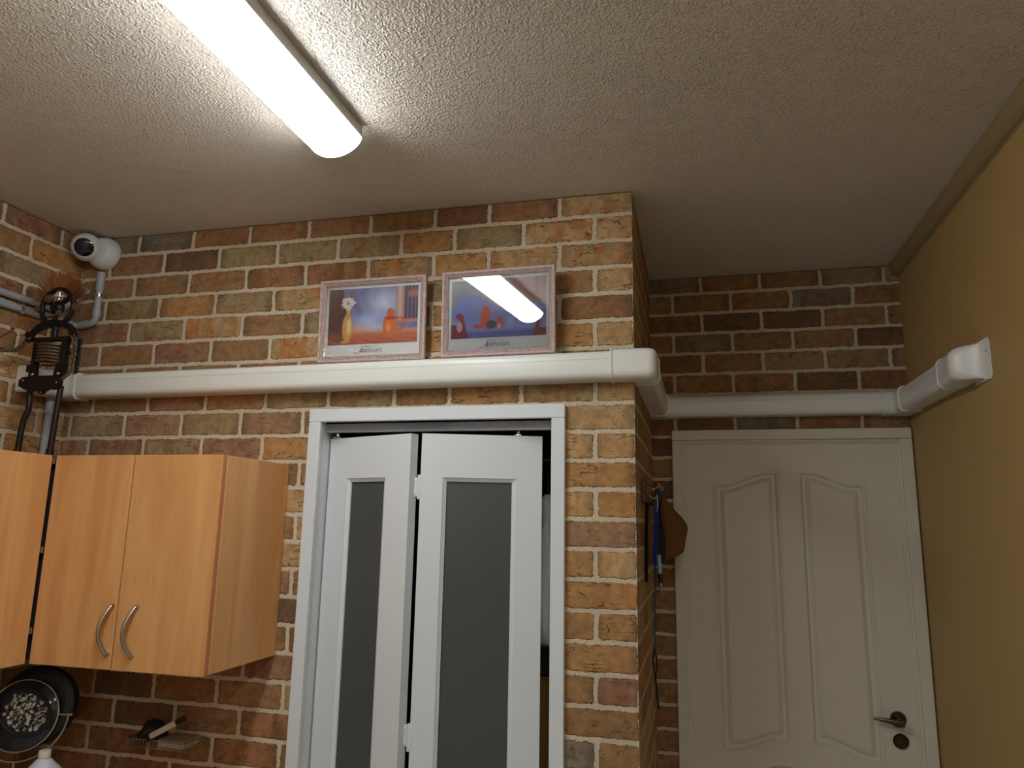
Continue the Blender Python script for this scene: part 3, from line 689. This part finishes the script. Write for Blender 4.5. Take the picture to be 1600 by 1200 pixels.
for a, b, hx in ((-1.752, -1.4675, -1.487), (-1.4620, -1.158, -1.404)):
    dr = G().box((a, yf-.019, CB-.003), (b, yf-.002, CT+.001), .0008, 1).build('cabinet_door', BEECH, cab)
    if b < -1.3: bow_handle(hx+.007, yf-.019, -1.450, -1.316, dr); continue
    g = G().box((b-.0006, yf-.0186, CB-.0026), (b+.0006, yf-.0024, CT+.0006)); tag(g.build('edge_strip', BEECH_EDGE, dr), 'reddish edge strip', None)
    bow_handle(hx+.007, yf-.019, -1.450, -1.316, dr)
cab2 = thing('wall_cabinet', 'beech wall cabinet along the left wall, cut off by the left edge of the photo', 'cabinet', (-1.94, -.8, CB))
g = G(); y0, y1, xf = -1.10, -.345, -1.782
g.box((XL+.004, y0, CB), (xf, y0+th, CT)); g.box((XL+.004, y1-th, CB), (xf, y1, CT)); g.box((XL+.004, y0+th, CB), (xf, y1-th, CB+th)); g.box((XL+.004, y0+th, CT-th), (xf, y1-th, CT)); g.box((XL+.004, y0+th, CB+th), (XL+.012, y1-th, CT-th))
g.build('cabinet_body', BEECH, cab2)
for a, b in ((-1.098, -.735), (-.731, -.362)):
    dr = G().box((xf+.002, a, CB-.003), (xf+.020, b, CT+.001), .0008, 1).build('cabinet_door', BEECH, cab2)
# blind corner filler carcass with hinges that shows in the gap
cab3 = thing('corner_cabinet', 'blind corner cabinet behind the black gap between the two beech wall cabinets', 'cabinet', (-1.93, -.17, CB))
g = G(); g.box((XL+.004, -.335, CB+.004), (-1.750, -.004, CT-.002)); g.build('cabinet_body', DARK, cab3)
for z in (-.895, -1.165, -1.40): G().box((-1.779, -.360, z-.010), (-1.757, -.337, z+.010), .002).build('hinge', STEEL, cab3)

# ------------------------------------------------------------------ CCTV camera and grey conduit
cc = thing('security_camera', 'white turret security camera up in the corner under the ceiling', 'security camera', (-1.985, 0, -.15))
bc = Vector((-2.012, -.001, -.068))
G().lathe(bc, (0, -1, 0), [(0, .063), (.008, .064), (.024, .062), (.044, .054), (.054, .046), (.056, .030)], 48).build('mounting_base', CAM_WHITE, cc)
dirv = Vector((.50, -.80, -.33)).normalized(); c0 = Vector((-2.030, -.082, -.066))
g = G()
ring = [(-.050, .016)]+[(.053*math.sin(a)-.002, .053*math.cos(a)) for a in np.radians(np.linspace(-64, 46, 18))]+[(.037, .0350), (.036, .032)]
g.lathe(c0, dirv, ring, 48); eb = g.build('camera_ball', CAM_WHITE, cc)
g = G().lathe(c0, dirv, [(.032, .0345), (.0375, .0340), (.0400, .026), (.0415, .010), (.0418, .001)], 40); lens = g.build('lens_window', BLACK_GLASS, cc)
G().lathe(c0+Vector((.004, 0, .008)), dirv, [(.040, .010), (.0422, .009), (.0426, .001)], 20).build('lens', paint('lens_glass', rgb(22, 26, 46), .04, .8, bmp=0), lens)
for a in (20, 110, 230, 300):
    aa = math.radians(a); G().lathe(bc+Vector((math.cos(aa)*.056, -.026, math.sin(aa)*.056)), (math.cos(aa)*.5, -1, math.sin(aa)*.5), [(-.004, .003), (.002, .0026)], 8).build('screw_hole', MATT_BLACK, cc)
# conduit
def bend(p, q, r, s, n=8):      # rounded corner q between p and s
    p, q, s = Vector(p), Vector(q), Vector(s); a = q+(p-q).normalized()*r; b = q+(s-q).normalized()*r
    return [((1-t)**2)*a+2*t*(1-t)*q+t*t*b for t in np.linspace(0, 1, n)]
co = thing('conduit_pipe', 'grey conduit bending up the brick corner to the security camera', 'pipe', (-2.0, -.02, -.37))
xw = XL+.0165; yw = -.0155; r = .0125; zb = -.358; zm = -.345
p1, p2, p3, p4 = (xw, -1.35, zb), (xw, yw-.001, zb+.004), (-2.011, yw, zm), (-2.011, yw, -.148)
pts = [p1]+bend(p1, p2, .03, p3)+bend(p2, p3, .032, p4)+[p4]
G().tube(pts, r, 14).build('pipe', GREY_PIPE, co)
for a, b in (((-2.011, yw, -.215), (-2.011, yw, -.145)), ((-2.011, yw, zm+.052), (-2.011, yw, zm+.022)), ((-2.046, yw, zm-.001), (-2.072, yw, zm-.004))): G().tube([a, b], .0150, 16).build('coupling', GREY_PIPE, co)
def saddle(c, axis, parent, nrm):
    c = Vector(c); ax = Vector(axis); n = Vector(nrm); s = ax.cross(n).normalized(); g = G()
    for d0 in (-.006, .006):
        pass
    secs = []
    for a in np.linspace(-90, 90, 11):
        aa = math.radians(a); o = (n*math.cos(aa)+s*math.sin(aa))
        secs.append([c+o*.0138-ax*.007, c+o*.0138+ax*.007, c+o*.0152+ax*.007, c+o*.0152-ax*.007])
    g.loft(secs)
    b = c-n*.0135+s*.0145
    g.box((-1, -1, -1), (1, 1, 1), 0, 1, Matrix(((ax.x*.007, s.x*.015, n.x*.001, (b+s*.012).x), (ax.y*.007, s.y*.015, n.y*.001, (b+s*.012).y), (ax.z*.007, s.z*.015, n.z*.001, (b+s*.012).z), (0, 0, 0, 1))))
    g.lathe(b+s*.017, n, [(0, .005), (.005, .004)], 10)
    return g.build('saddle_clip', STEEL, parent)
saddle((-2.011, yw, -.236), (0, 0, 1), co, (0, -1, 0)); saddle((xw, -.255, zb), (0, -1, 0), co, (1, 0, 0))
co2 = thing('conduit_pipe', 'upper grey conduit on the left wall, passing behind the gear-wheel head', 'pipe', (-2.09, -.3, -.33))
p1, p2, p3 = (xw, -1.35, -.322), (xw, -.10, -.316), (-2.070, -.014, -.212)
G().tube([p1]+bend(p1, p2, .035, p3)+[p3], r, 14).build('pipe', GREY_PIPE, co2)
G().tube([(-2.083, -.055, -.262), p3, (-2.069, -.012, -.209)], [.015, .015, .010], 14).build('coupling', GREY_PIPE, co2)
co3 = thing('conduit_pipe', 'vertical grey conduit dropping from the duct down behind the cabinet', 'pipe', (xw, -.085, CT))
G().tube([(XL+.016, -.083, -.636), (XL+.016, -.085, CT+.002)], .0125, 14).build('pipe', GREY_PIPE, co3)
G().tube([(XL+.016, -.083, -.638), (XL+.016, -.084, -.700)], .0150, 14).build('coupling', GREY_PIPE, co3)

# ------------------------------------------------------------------ metal figure welded from engine parts, standing on the cabinet
sf = thing('metal_figure', 'rusty figure welded from engine parts with a gear-wheel head and orange bristle hair', 'sculpture', (-1.90, -.28, CT))
Y = -.28
def ringpts(c, r, n=40, tilt=0, ax='y', a0=0, a1=360, rz=None):
    rz = rz or r; out = []
    full = abs(a1-a0) >= 360
    for a in np.linspace(math.radians(a0), math.radians(a1), n, endpoint=not full):
        out.append((c[0]+r*math.cos(a), c[1]+tilt*math.sin(a)*r, c[2]+rz*math.sin(a)))
    return out
hc = (-1.912, Y, -.367)
g = G(); g.tube(ringpts(hc, .064), .0085, 10, closed=True)
for a in range(0, 360, 10):
    aa = math.radians(a); g.tube([(hc[0]+.068*math.cos(aa), Y, hc[2]+.068*math.sin(aa)), (hc[0]+.075*math.cos(aa), Y, hc[2]+.075*math.sin(aa))], .0028, 5)
for a in (35, 155, 265): 
    aa = math.radians(a); g.tube([(hc[0]+.02*math.cos(aa), Y, hc[2]+.02*math.sin(aa)), (hc[0]+.062*math.cos(aa), Y, hc[2]+.062*math.sin(aa))], [.007, .010], 8)
g.lathe((hc[0]-.002, Y+.008, hc[2]-.002), (0, -1, 0), [(0, .024), (.012, .024), (.018, .016), (.022, .015)], 24)
head = g.build('gear_wheel_head', DARK_IRON, sf)
for (ex, ez, rr) in ((-1.893, -.333, .016), (-1.938, -.340, .011)):
    g = G(); g.tube(ringpts((ex, Y-.016, ez), rr), .0042, 8, closed=True)
    for a in range(0, 360, 45): aa = math.radians(a); g.tube([(ex+rr*.75*math.cos(aa), Y-.017, ez+rr*.75*math.sin(aa)), (ex+rr*.3*math.cos(aa), Y-.017, ez+rr*.3*math.sin(aa))], .0018, 5)
    g.lathe((ex+.004, Y-.014, ez-.002), (0, -1, 0), [(0, .005), (.006, .005), (.008, .003)], 6, smooth=False); g.tube([(ex, Y-.016, ez), (ex, Y, ez)], .006, 6)
    g.build('eye_gear', STEEL if rr > .012 else IRON, head)
g = G(); g.tube([(hc[0]-.03, Y-.008, hc[2]-.035), (hc[0]+.020, Y-.008, hc[2]-.028)], .006, 8); g.box((hc[0]+.012, Y-.018, hc[2]-.034), (hc[0]+.028, Y-.006, hc[2]-.016), .002)
g.build('mouth_bolt', IRON, head)
for dx in (.078, -.076): G().lathe((hc[0]+dx, Y, hc[2]-.003), (0, -1, 0), [(-.008, .013), (.008, .013)], 6, smooth=False).build('ear_nut', IRON, head)
g = G()
for i in range(460):
    a = math.radians(random.uniform(8, 172)); rr = random.uniform(.104, .122); d = random.uniform(-.010, .010); j = random.uniform(-.03, .03)
    b = (hc[0]+.004+.050*math.cos(a), Y+d*.5, hc[2]+.010+.050*math.sin(a)); e_ = (hc[0]+.004+rr*math.cos(a+j), Y+d, hc[2]+.012+rr*math.sin(a+j))
    g.tube([b, e_], [.0007, .0005], 3, caps=False)
tag(g.build('bristle_hair', BRISTLE, sf), 'fan of rust-orange wire bristles', None, kind='stuff')
g = G(); g.tube([(hc[0]+.004, Y, -.43), (hc[0]+.004, Y, -.475)], .010, 10)
# shoulders: crescent bracket and bar
pts = [(-1.915+.092*math.cos(a), Y, -.475+.052*math.sin(a)) for a in np.radians(np.linspace(172, 8, 20))]
g.loft([[(x, Y-.010, z+.008*k), (x, Y+.010, z+.008*k), (x, Y+.010, z-.008*k), (x, Y-.010, z-.008*k)] for (x, _, z), k in zip(pts, [.6+.8*math.sin(math.pi*i/19) for i in range(20)])], smooth=False)
g.box((-1.995, Y-.010, -.487), (-1.835, Y+.010, -.472), .003)
for x in (-2.004, -1.826): g.lathe((x, Y-.014, -.462), (0, -1, 0), [(-.014, .011), (.004, .011)], 6, smooth=False); g.lathe((x-.004 if x < -1.9 else x+.004, Y-.012, -.480), (0, -1, 0), [(-.010, .008), (.004, .008)], 6, smooth=False)
g.build('shoulder_bracket', DARK_IRON, sf)
g = G(); pts = []
for i in range(150):
    a = i/150*2*math.pi*6.5; pts.append((-1.914+.042*math.cos(a), Y+.030*math.sin(a), -.492-.072*i/150))
g.tube(pts, .0046, 7); g.build('spring_coil', IRON, sf)
G().box((-1.980, Y-.012, -.600), (-1.964, Y+.012, -.485), .003).build('side_plate', DARK_IRON, sf)
g = G().box((-1.864, Y-.012, -.600), (-1.848, Y+.012, -.485), .003)
g.lathe((-1.847, Y, -.528), (1, 0, 0), [(0, .007), (.010, .007)], 6); g.build('side_plate', DARK_IRON, sf)
def plate(outline, holes, y, th=.006):
    g = G(); g.prism(outline, lambda p: (p[0], y-th/2, p[1]), lambda p: (p[0], y+th/2, p[1])); return g
g = G()
g.prism([(-1.996, -.566), (-1.955, -.566), (-1.948, -.600), (-1.952, -.612), (-1.984, -.612), (-1.984, -.592), (-1.996, -.590)], lambda p: (p[0], Y-.010, p[1]), lambda p: (p[0], Y-.002, p[1]))
g.prism([(-1.875, -.566), (-1.832, -.566), (-1.832, -.590), (-1.846, -.592), (-1.846, -.612), (-1.878, -.612), (-1.882, -.600)], lambda p: (p[0], Y-.010, p[1]), lambda p: (p[0], Y-.002, p[1]))
out = [(-2.008, -.620), (-1.994, -.610), (-1.940, -.608), (-1.915, -.618), (-1.890, -.608), (-1.846, -.610), (-1.834, -.620), (-1.834, -.640), (-1.846, -.652), (-1.862, -.656), (-1.880, -.654), (-1.896, -.660), (-1.903, -.670), (-1.918, -.670), (-1.926, -.658), (-1.950, -.660), (-1.976, -.654), (-1.994, -.646), (-2.008, -.640)]
g.prism(out, lambda p: (p[0], Y-.020, p[1]), lambda p: (p[0], Y-.012, p[1])); g.box((-1.975, Y-.013, -.648), (-1.860, Y+.012, -.605), .004)
hip = g.build('hip_plate', DARK_IRON, sf)
for x, z, rr in ((-1.968, -.600, .006), (-1.862, -.600, .006), (-1.990, -.622, .0035), (-1.853, -.632, .004), (-1.911, -.664, .003)): G().lathe((x, Y-.0205 if z < -.61 else Y-.0105, z), (0, -1, 0), [(0, rr), (.0015, rr*.8)], 10).build('rivet', STEEL, hip)
for pl in ([(-1.978, Y, -.640), (-1.974, Y, -.690), (-1.972, Y, -.717), (-1.986, Y, -.752), (-1.990, Y, -.780), (-1.992, Y, -.850), (-1.994, Y, -.8775)], [(-1.853, Y, -.640), (-1.856, Y, -.700), (-1.858, Y, -.760), (-1.862, Y, -.8775)]):
    g = G().tube(pl, .0095, 12); x, y, z = pl[-1]; g.tube([(x, y, z+.028), (x, y, z)], .0125, 12); g.build('leg', paint('leg_iron', rgb(44, 34, 32), .4, .5, .6), sf)
# arms
def chain(path, nlink, parent, name, r=.0075, wr=.0022):
    path = [Vector(p) for p in path]; seg = [0]
    for i in range(1, len(path)): seg.append(seg[-1]+(path[i]-path[i-1]).length)
    def at(s):
        for i in range(1, len(path)):
            if s <= seg[i]+1e-9: t = (s-seg[i-1])/(seg[i]-seg[i-1]); return path[i-1].lerp(path[i], t), (path[i]-path[i-1]).normalized()
        return path[-1], (path[-1]-path[-2]).normalized()
    g = G()
    for k in range(nlink):
        c, t = at(seg[-1]*(k+.5)/nlink); s = Vector((0, -1, 0)) if k % 2 else t.cross(Vector((0, -1, 0))).normalized()
        g.tube([c+t*(r*1.35*math.cos(a))+s*(r*.8*math.sin(a)) for a in np.linspace(0, 2*math.pi, 12, endpoint=False)], wr, 6, closed=True)
    return g.build(name, IRON, parent)
chain([(-2.004, Y-.01, -.470), (-2.020, Y-.015, -.500), (-2.030, Y-.03, -.520), (-2.034, Y-.06, -.528), (-2.036, Y-.11, -.528), (-2.05, Y-.17, -.512)], 20, sf, 'arm_chain', .0085, .0028)
chain([(-1.826, Y-.01, -.468), (-1.808, Y-.012, -.500), (-1.806, Y-.012, -.54), (-1.812, Y-.01, -.590)], 14, sf, 'arm_chain', .0080, .0028)
g = G().tube([(-1.812, Y-.01, -.588), (-1.820, Y-.012, -.605), (-1.840, Y-.015, -.622)], .006, 8); g.build('forearm_rod', IRON, sf)
g = G()
for i in range(15): g.box((-1.802, Y-.008, -.488-i*.0075), (-1.792, Y+.004, -.4845-i*.0075), .0006)
g.box((-1.803, Y-.006, -.600), (-1.800, Y+.004, -.480)); g.build('toothed_belt', MATT_BLACK, sf)
g = G().tube([(-2.034, Y-.05, -.455), (-2.060, Y-.085, -.500), (-2.074, Y-.12, -.528)], .0024, 8); g.lathe((-2.033, Y-.05, -.453), (.5, 0, 1), [(0, .006), (.008, .006)], 8); tag(g.build('hand_rod', RED, sf), 'thin red rod held in the hand', None)

# ------------------------------------------------------------------ worktop below the picture with mirror and bottle
wt = thing('workbench', 'pale workbench top below the wall cabinets, just under the photo', 'bench', (-1.6, -.3, FL))
WZ = -1.98
G().box((XL+.004, -.62, WZ-.035), (-1.16, -.004, WZ), .004).build('bench_top', BEECH, wt)
for x, y in ((XL+.05, -.57), (-1.21, -.57), (XL+.05, -.05), (-1.21, -.05)): G().box((x-.025, y-.025, FL), (x+.025, y+.025, WZ-.036), .002).build('leg', GREYMETAL, wt)
# mirror
mr = thing('makeup_mirror', 'round dark shaving mirror in a chrome swivel bracket at the bottom left', 'mirror', (-1.80, -.27, WZ))
dr = Vector((.38, -.90, .16)).normalized(); mc = Vector((-1.838, -.27, -1.662))
Rm = .104
G().lathe(mc, dr, [(-.030, .060), (-.022, .085), (-.012, Rm-.004), (.0, Rm-.002), (.003, Rm-.004)], 56).lathe(mc-dr*.085+Vector((.020, 0, .026)), dr, [(0, .080), (.006, .112), (.035, .118), (.050, .112), (.056, .09)], 56).build('mirror_housing', MATT_BLACK, mr)
u_ = dr.cross(Vector((0, 0, 1))).normalized(); v_ = u_.cross(dr).normalized()
def on_disc(r, a, h=0): return mc+dr*h+u_*(r*math.cos(a))+v_*(r*math.sin(a))
G().tube([on_disc(Rm-.003, a, .004) for a in np.linspace(0, 2*math.pi, 64, endpoint=False)], .0030, 8, closed=True).build('chrome_ring', STEEL, mr)
G().lathe(mc, dr, [(.003, Rm-.006), (.0045, Rm-.008), (.0046, .001)], 56).build('mirror_glass', paint('dark_mirror_glass', rgb(48, 50, 54), .08, .8, .6, var=.05, bmp=0), mr)
g = G(); g.tube([on_disc(.128, a, -.004) for a in np.linspace(-math.pi-.02, .02, 40)], .0032, 8)
for a in (0, math.pi): g.tube([on_disc(.100, a, -.004), on_disc(.134, a, -.004)], .0036, 8); g.lathe(on_disc(.134, a, -.004), on_disc(1, a)-mc, [(0, .006), (.006, .006)], 12)
g.build('swivel_bracket', STEEL, mr)
st = on_disc(.128, -math.pi/2, -.004)
g = G(); g.tube([st, (st.x, st.y, st.z-.02)], .005, 12); g.lathe((st.x, st.y, st.z-.02), (0, 0, -1), [(0, .008), (.008, .011), (.016, .007), (.03, .006), (st.z-.02-WZ-.012, .006), (st.z-.02-WZ-.010, .055), (st.z-.02-WZ-.001, .060)], 32); g.build('stand', STEEL, mr)
# oval dish of shells and pebbles in the glass: a reflection built as geometry
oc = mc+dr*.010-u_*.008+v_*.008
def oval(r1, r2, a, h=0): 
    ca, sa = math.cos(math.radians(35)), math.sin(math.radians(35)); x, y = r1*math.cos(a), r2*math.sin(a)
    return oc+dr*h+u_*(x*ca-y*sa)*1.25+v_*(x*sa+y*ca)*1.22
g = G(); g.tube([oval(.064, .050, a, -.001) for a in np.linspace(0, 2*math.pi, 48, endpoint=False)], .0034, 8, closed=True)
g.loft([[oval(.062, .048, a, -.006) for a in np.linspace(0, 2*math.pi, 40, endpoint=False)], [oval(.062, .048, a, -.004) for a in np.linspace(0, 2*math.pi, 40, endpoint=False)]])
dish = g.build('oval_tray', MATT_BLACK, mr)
for pi_, (m_, cnt) in enumerate(((REFL_PEB[0], 150), (REFL_PEB[1], 90), (REFL_PEB[2], 5))):
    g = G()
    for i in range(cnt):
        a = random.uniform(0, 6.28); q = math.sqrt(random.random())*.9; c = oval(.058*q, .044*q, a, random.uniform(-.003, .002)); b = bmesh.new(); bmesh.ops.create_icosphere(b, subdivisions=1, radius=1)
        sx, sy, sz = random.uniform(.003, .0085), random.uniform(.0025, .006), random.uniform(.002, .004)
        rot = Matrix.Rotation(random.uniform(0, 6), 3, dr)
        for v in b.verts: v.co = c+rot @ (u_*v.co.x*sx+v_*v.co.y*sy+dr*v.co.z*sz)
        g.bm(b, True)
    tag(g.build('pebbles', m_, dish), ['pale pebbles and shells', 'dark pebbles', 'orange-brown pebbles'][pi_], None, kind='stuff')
# bottle
bt = thing('plastic_bottle', 'milky white plastic bottle with an ivory cap, in front of the mirror', 'bottle', (-1.700, -.31, WZ))
bz = -1.768
G().lathe((-1.700, -.31, WZ), (0, 0, 1), [(.0, .050), (.004, .056), (.150, .056), (.170, .054), (.190, .046), (.206, .030), (.216, .021), (.221, .015), (.227, .015)], 40).build('bottle_body', BOTTLE, bt)
G().lathe((-1.700, -.31, WZ+.222), (0, 0, 1), [(0, .0155), (.001, .0165), (.018, .0165), (.020, .015)], 32).build('cap', CAPWHITE, bt)
tag(G().lathe((-1.700, -.31, WZ), (0, 0, 1), [(.03, .0563), (.150, .0563)], 40, caps=False).build('label_wrap', paint('white_label', rgb(225, 228, 240), .4, bmp=0), bt), 'white wrap-round label', None)

# wire rack with things on it
rk = thing('wire_rack', 'small wire rack fixed to the brick wall under the cabinet', 'rack', (-1.53, -.05, -1.765))
rx0, rx1, ry0, ry1, rz = -1.600, -1.385, -.100, -.002, -1.772
g = G()
for z in (rz, rz+.022): g.tube([(rx0, ry1, z), (rx0, ry0, z), (rx1, ry0, z), (rx1, ry1, z)], .0017, 6)
for x in np.linspace(rx0+.012, rx1-.012, 16): g.tube([(x, ry1, rz), (x, ry0, rz), (x, ry0, rz+.022)], .0011, 5)
for y in np.linspace(ry0, ry1-.01, 8): g.tube([(rx1, y, rz), (rx1, y, rz+.022)], .0011, 5); g.tube([(rx0, y, rz), (rx0, y, rz+.022)], .0011, 5)
g.build('wire_basket', STEEL, rk)
bx = thing('soap_box', 'flat cream box lying on the right half of the wire rack', 'box', (-1.44, -.05, rz+.002))
G().box((-1.488, -.095, rz+.002), (-1.396, -.012, rz+.018), .003).build('box_tray', paint('clear_cream_plastic', rgb(176, 166, 142), .3), bx)
G().box((-1.490, -.097, rz+.0185), (-1.394, -.010, rz+.026), .003).build('lid', paint('cream_lid', rgb(150, 136, 112), .35), bx)
pch = thing('black_pouch', 'soft black pouch lying on the left half of the wire rack', 'pouch', (-1.60, -.05, rz+.002))
secs = []
for tt in np.linspace(0, 1, 12):
    w_ = math.sin(math.pi*min(max(tt, .03), .97))**.6; x = -1.596+.096*tt+.004*math.sin(9*tt); ztop = .022+.052*w_*(.7+.4*tt)
    secs.append([(x+.006*math.sin(a*3), -.052+.042*w_*math.cos(a), rz+.002+ztop*.5*(1+math.sin(a)*(w_*.98))*1.0) for a in np.linspace(0, 2*math.pi, 20, endpoint=False)])
G().loft(secs).build('pouch_body', MATT_BLACK, pch)
G().lathe((-1.592, -.094, rz+.022), (-.4, -1, 0), [(0, .008), (.006, .009), (.008, .005)], 16).build('clasp', STEEL, pch)
br = thing('shaving_brush', 'white-handled tool with black ends lying across the wire rack', 'brush', (-1.51, -.075, rz+.03))
p0, p1 = Vector((-1.512, -.100, rz+.034)), Vector((-1.424, -.100, rz+.081)); d_ = (p1-p0)
M_ = Matrix.Translation(p0) @ d_.to_track_quat('X', 'Z').to_matrix().to_4x4(); Ln = d_.length
G().box((0, -.009, -.009), (Ln, .009, .009), .005, 3, M_).build('handle', paint('white_handle', rgb(208, 200, 184), .35, bmp=0), br)
G().box((Ln-.001, -.008, -.008), (Ln+.032, .008, .008), .005, 3, M_).build('bristle_head', MATT_BLACK, br)
G().box((-.012, -.011, -.011), (.002, .011, .011), .004, 3, M_).build('end_cap', MATT_BLACK, br)

# ------------------------------------------------------------------ hooks on the return wall
hk = thing('hook_rail', 'small brown wooden hook board on the brick return wall', 'hook board', (.01, .36, -1.0))
G().box((.0005, .20, -.985), (.018, .60, -.915), .003).build('board', BRWOOD, hk)
for y in (.26, .36, .46, .54):
    g = G(); g.tube([(.017, y, -.935), (.035, y, -.940), (.048, y, -.935), (.055, y, -.925)], .003, 8); g.tube([(.017, y, -.955), (.030, y, -.972), (.042, y, -.970), (.048, y, -.958)], .0028, 8); g.lathe((.055, y, -.925), (0, 0, 1), [(-.003, .004), (.003, .004)], 10); g.lathe((.018, y, -.945), (1, 0, 0), [(0, .008), (.002, .007)], 12)
    g.build('hook', BRASS, hk)
def strap(name, mat, label, cat, pts, wd, th=.002, parent=None, wdir=(0, 1, 0)):
    wv = Vector(wdir)*wd/2; g = G(); secs = []
    for i, p in enumerate(pts):
        p = Vector(p); t = (Vector(pts[min(i+1, len(pts)-1)])-Vector(pts[max(i-1, 0)])).normalized(); n = t.cross(Vector(wdir)).normalized()*th/2
        secs.append([p-wv-n, p+wv-n, p+wv+n, p-wv+n])
    g.loft(secs, smooth=False); o = g.build(name, mat, parent)
    if parent is None: tag(o, label, cat)
    return o
cp = thing('brown_cap', 'brown canvas cap with a dark band hanging from the hook board', 'cap', (.075, .54, -1.18))
secs = []
for tt in np.linspace(0, 1, 18):      # crown, lying on its side against the wall, opening to the left
    z = -.930-.245*tt; ww = [.006, .018, .030, .041, .052, .064, .077, .089, .099, .106, .107, .104, .101, .098, .096, .094, .088, .066][int(round(tt*17))]
    dp = .045*math.sin(math.pi*min(1, .12+tt*.80))**.7+.004
    secs.append([(.034+ww*.5+ww*.5*math.cos(a), .54+dp*math.sin(a), z+.012*math.cos(a)*(tt-.3)) for a in np.linspace(0, 2*math.pi, 24, endpoint=False)])
G().loft(secs).build('crown', TAN, cp)
secs = []
for tt in np.linspace(0, 1, 12):
    z = -.925-.262*tt; x = .034+.010*math.sin(math.pi*tt); secs.append([(x-.006, .505, z), (x+.012+.012*tt, .500, z), (x+.016+.012*tt, .56, z), (x-.002, .57, z)])
tag(G().loft(secs).build('band', MATT_BLACK, cp), 'black band', None)
bg = thing('leather_pouch', 'dark tan leather pouch hanging low against the brick return wall, left of the cap', 'pouch', (.02, .30, -1.15))
secs = []
for tt in np.linspace(0, 1, 10):
    z = -.99-.20*tt; w_ = .030+.020*math.sin(math.pi*tt*.9); secs.append([(.012+.010*math.cos(a), .42+w_*math.sin(a)*1.0, z) for a in np.linspace(0, 2*math.pi, 16, endpoint=False)])
G().loft(secs).build('pouch_body', paint('tan_leather', rgb(112, 74, 40), .6), bg); G().tube([(.012, .42, -.995), (.045, .37, -.955), (.050, .362, -.940)], .002, 6).build('loop', MATT_BLACK, bg)
strap('blue_lanyard', NAVY, 'blue fabric lanyard hanging from the hook board beside the cap', 'lanyard', [(.044, .345, -.932), (.040, .342, -.97), (.041, .34, -1.03), (.038, .34, -1.10), (.032, .345, -1.15), (.034, .35, -1.19)], .018, wdir=(.75, -.66, 0))
strap('black_strap', MATT_BLACK, 'black strap hanging flat on the brick just below the wooden board', 'strap', [(.018, .255, -.985), (.014, .25, -1.05), (.012, .25, -1.12), (.010, .262, -1.20), (.009, .275, -1.24)], .022, wdir=(.5, -.86, 0))
sp = thing('safety_pin', 'steel safety pin clipped to the blue lanyard', 'pin', (.042, .32, -1.01))
G().tube([(.044, .322, -.955), (.038, .322, -1.0), (.042, .322, -1.012), (.047, .322, -1.0), (.046, .322, -.955)], .0011, 6).build('wire', STEEL, sp)
kn = thing('hanging_pen', 'pale blue pen with a black grip and steel tip hanging point down below the lanyard', 'pen', (.055, .33, -1.30))
G().tube([(.047, .33, -1.155), (.050, .33, -1.215)], .0070, 12).build('barrel', PALEBLUE, kn)
G().tube([(.050, .33, -1.215), (.052, .33, -1.245)], .0078, 12).build('grip', MATT_BLACK, kn)
G().tube([(.052, .33, -1.245), (.053, .33, -1.26), (.056, .33, -1.295)], [.0045, .0038, .0006], 10).build('tip', STEEL, kn)
G().tube([(.047, .33, -1.156), (.046, .335, -1.05), (.050, .35, -.93)], .0012, 6).build('string', MATT_BLACK, kn)
cr = thing('neck_lanyard', 'long thin blue lanyard ending in a black loop, hanging down the brick return wall', 'lanyard', (.02, .52, -1.70))
G().tube([(.052, .46, -.928), (.040, .46, -1.0), (.028, .46, -1.2), (.022, .46, -1.40), (.020, .46, -1.49)], .0022, 8).build('cord', NAVY, cr)
g = G().tube([(.020, .46, -1.47), (.014, .46, -1.50), (.016, .46, -1.545), (.024, .46, -1.555), (.028, .46, -1.51), (.020, .46, -1.47)], .0026, 8); g.tube([(.020, .46, -1.552), (.024, .46, -1.60), (.030, .46, -1.67)], .0036, 8); g.build('loop', MATT_BLACK, cr)
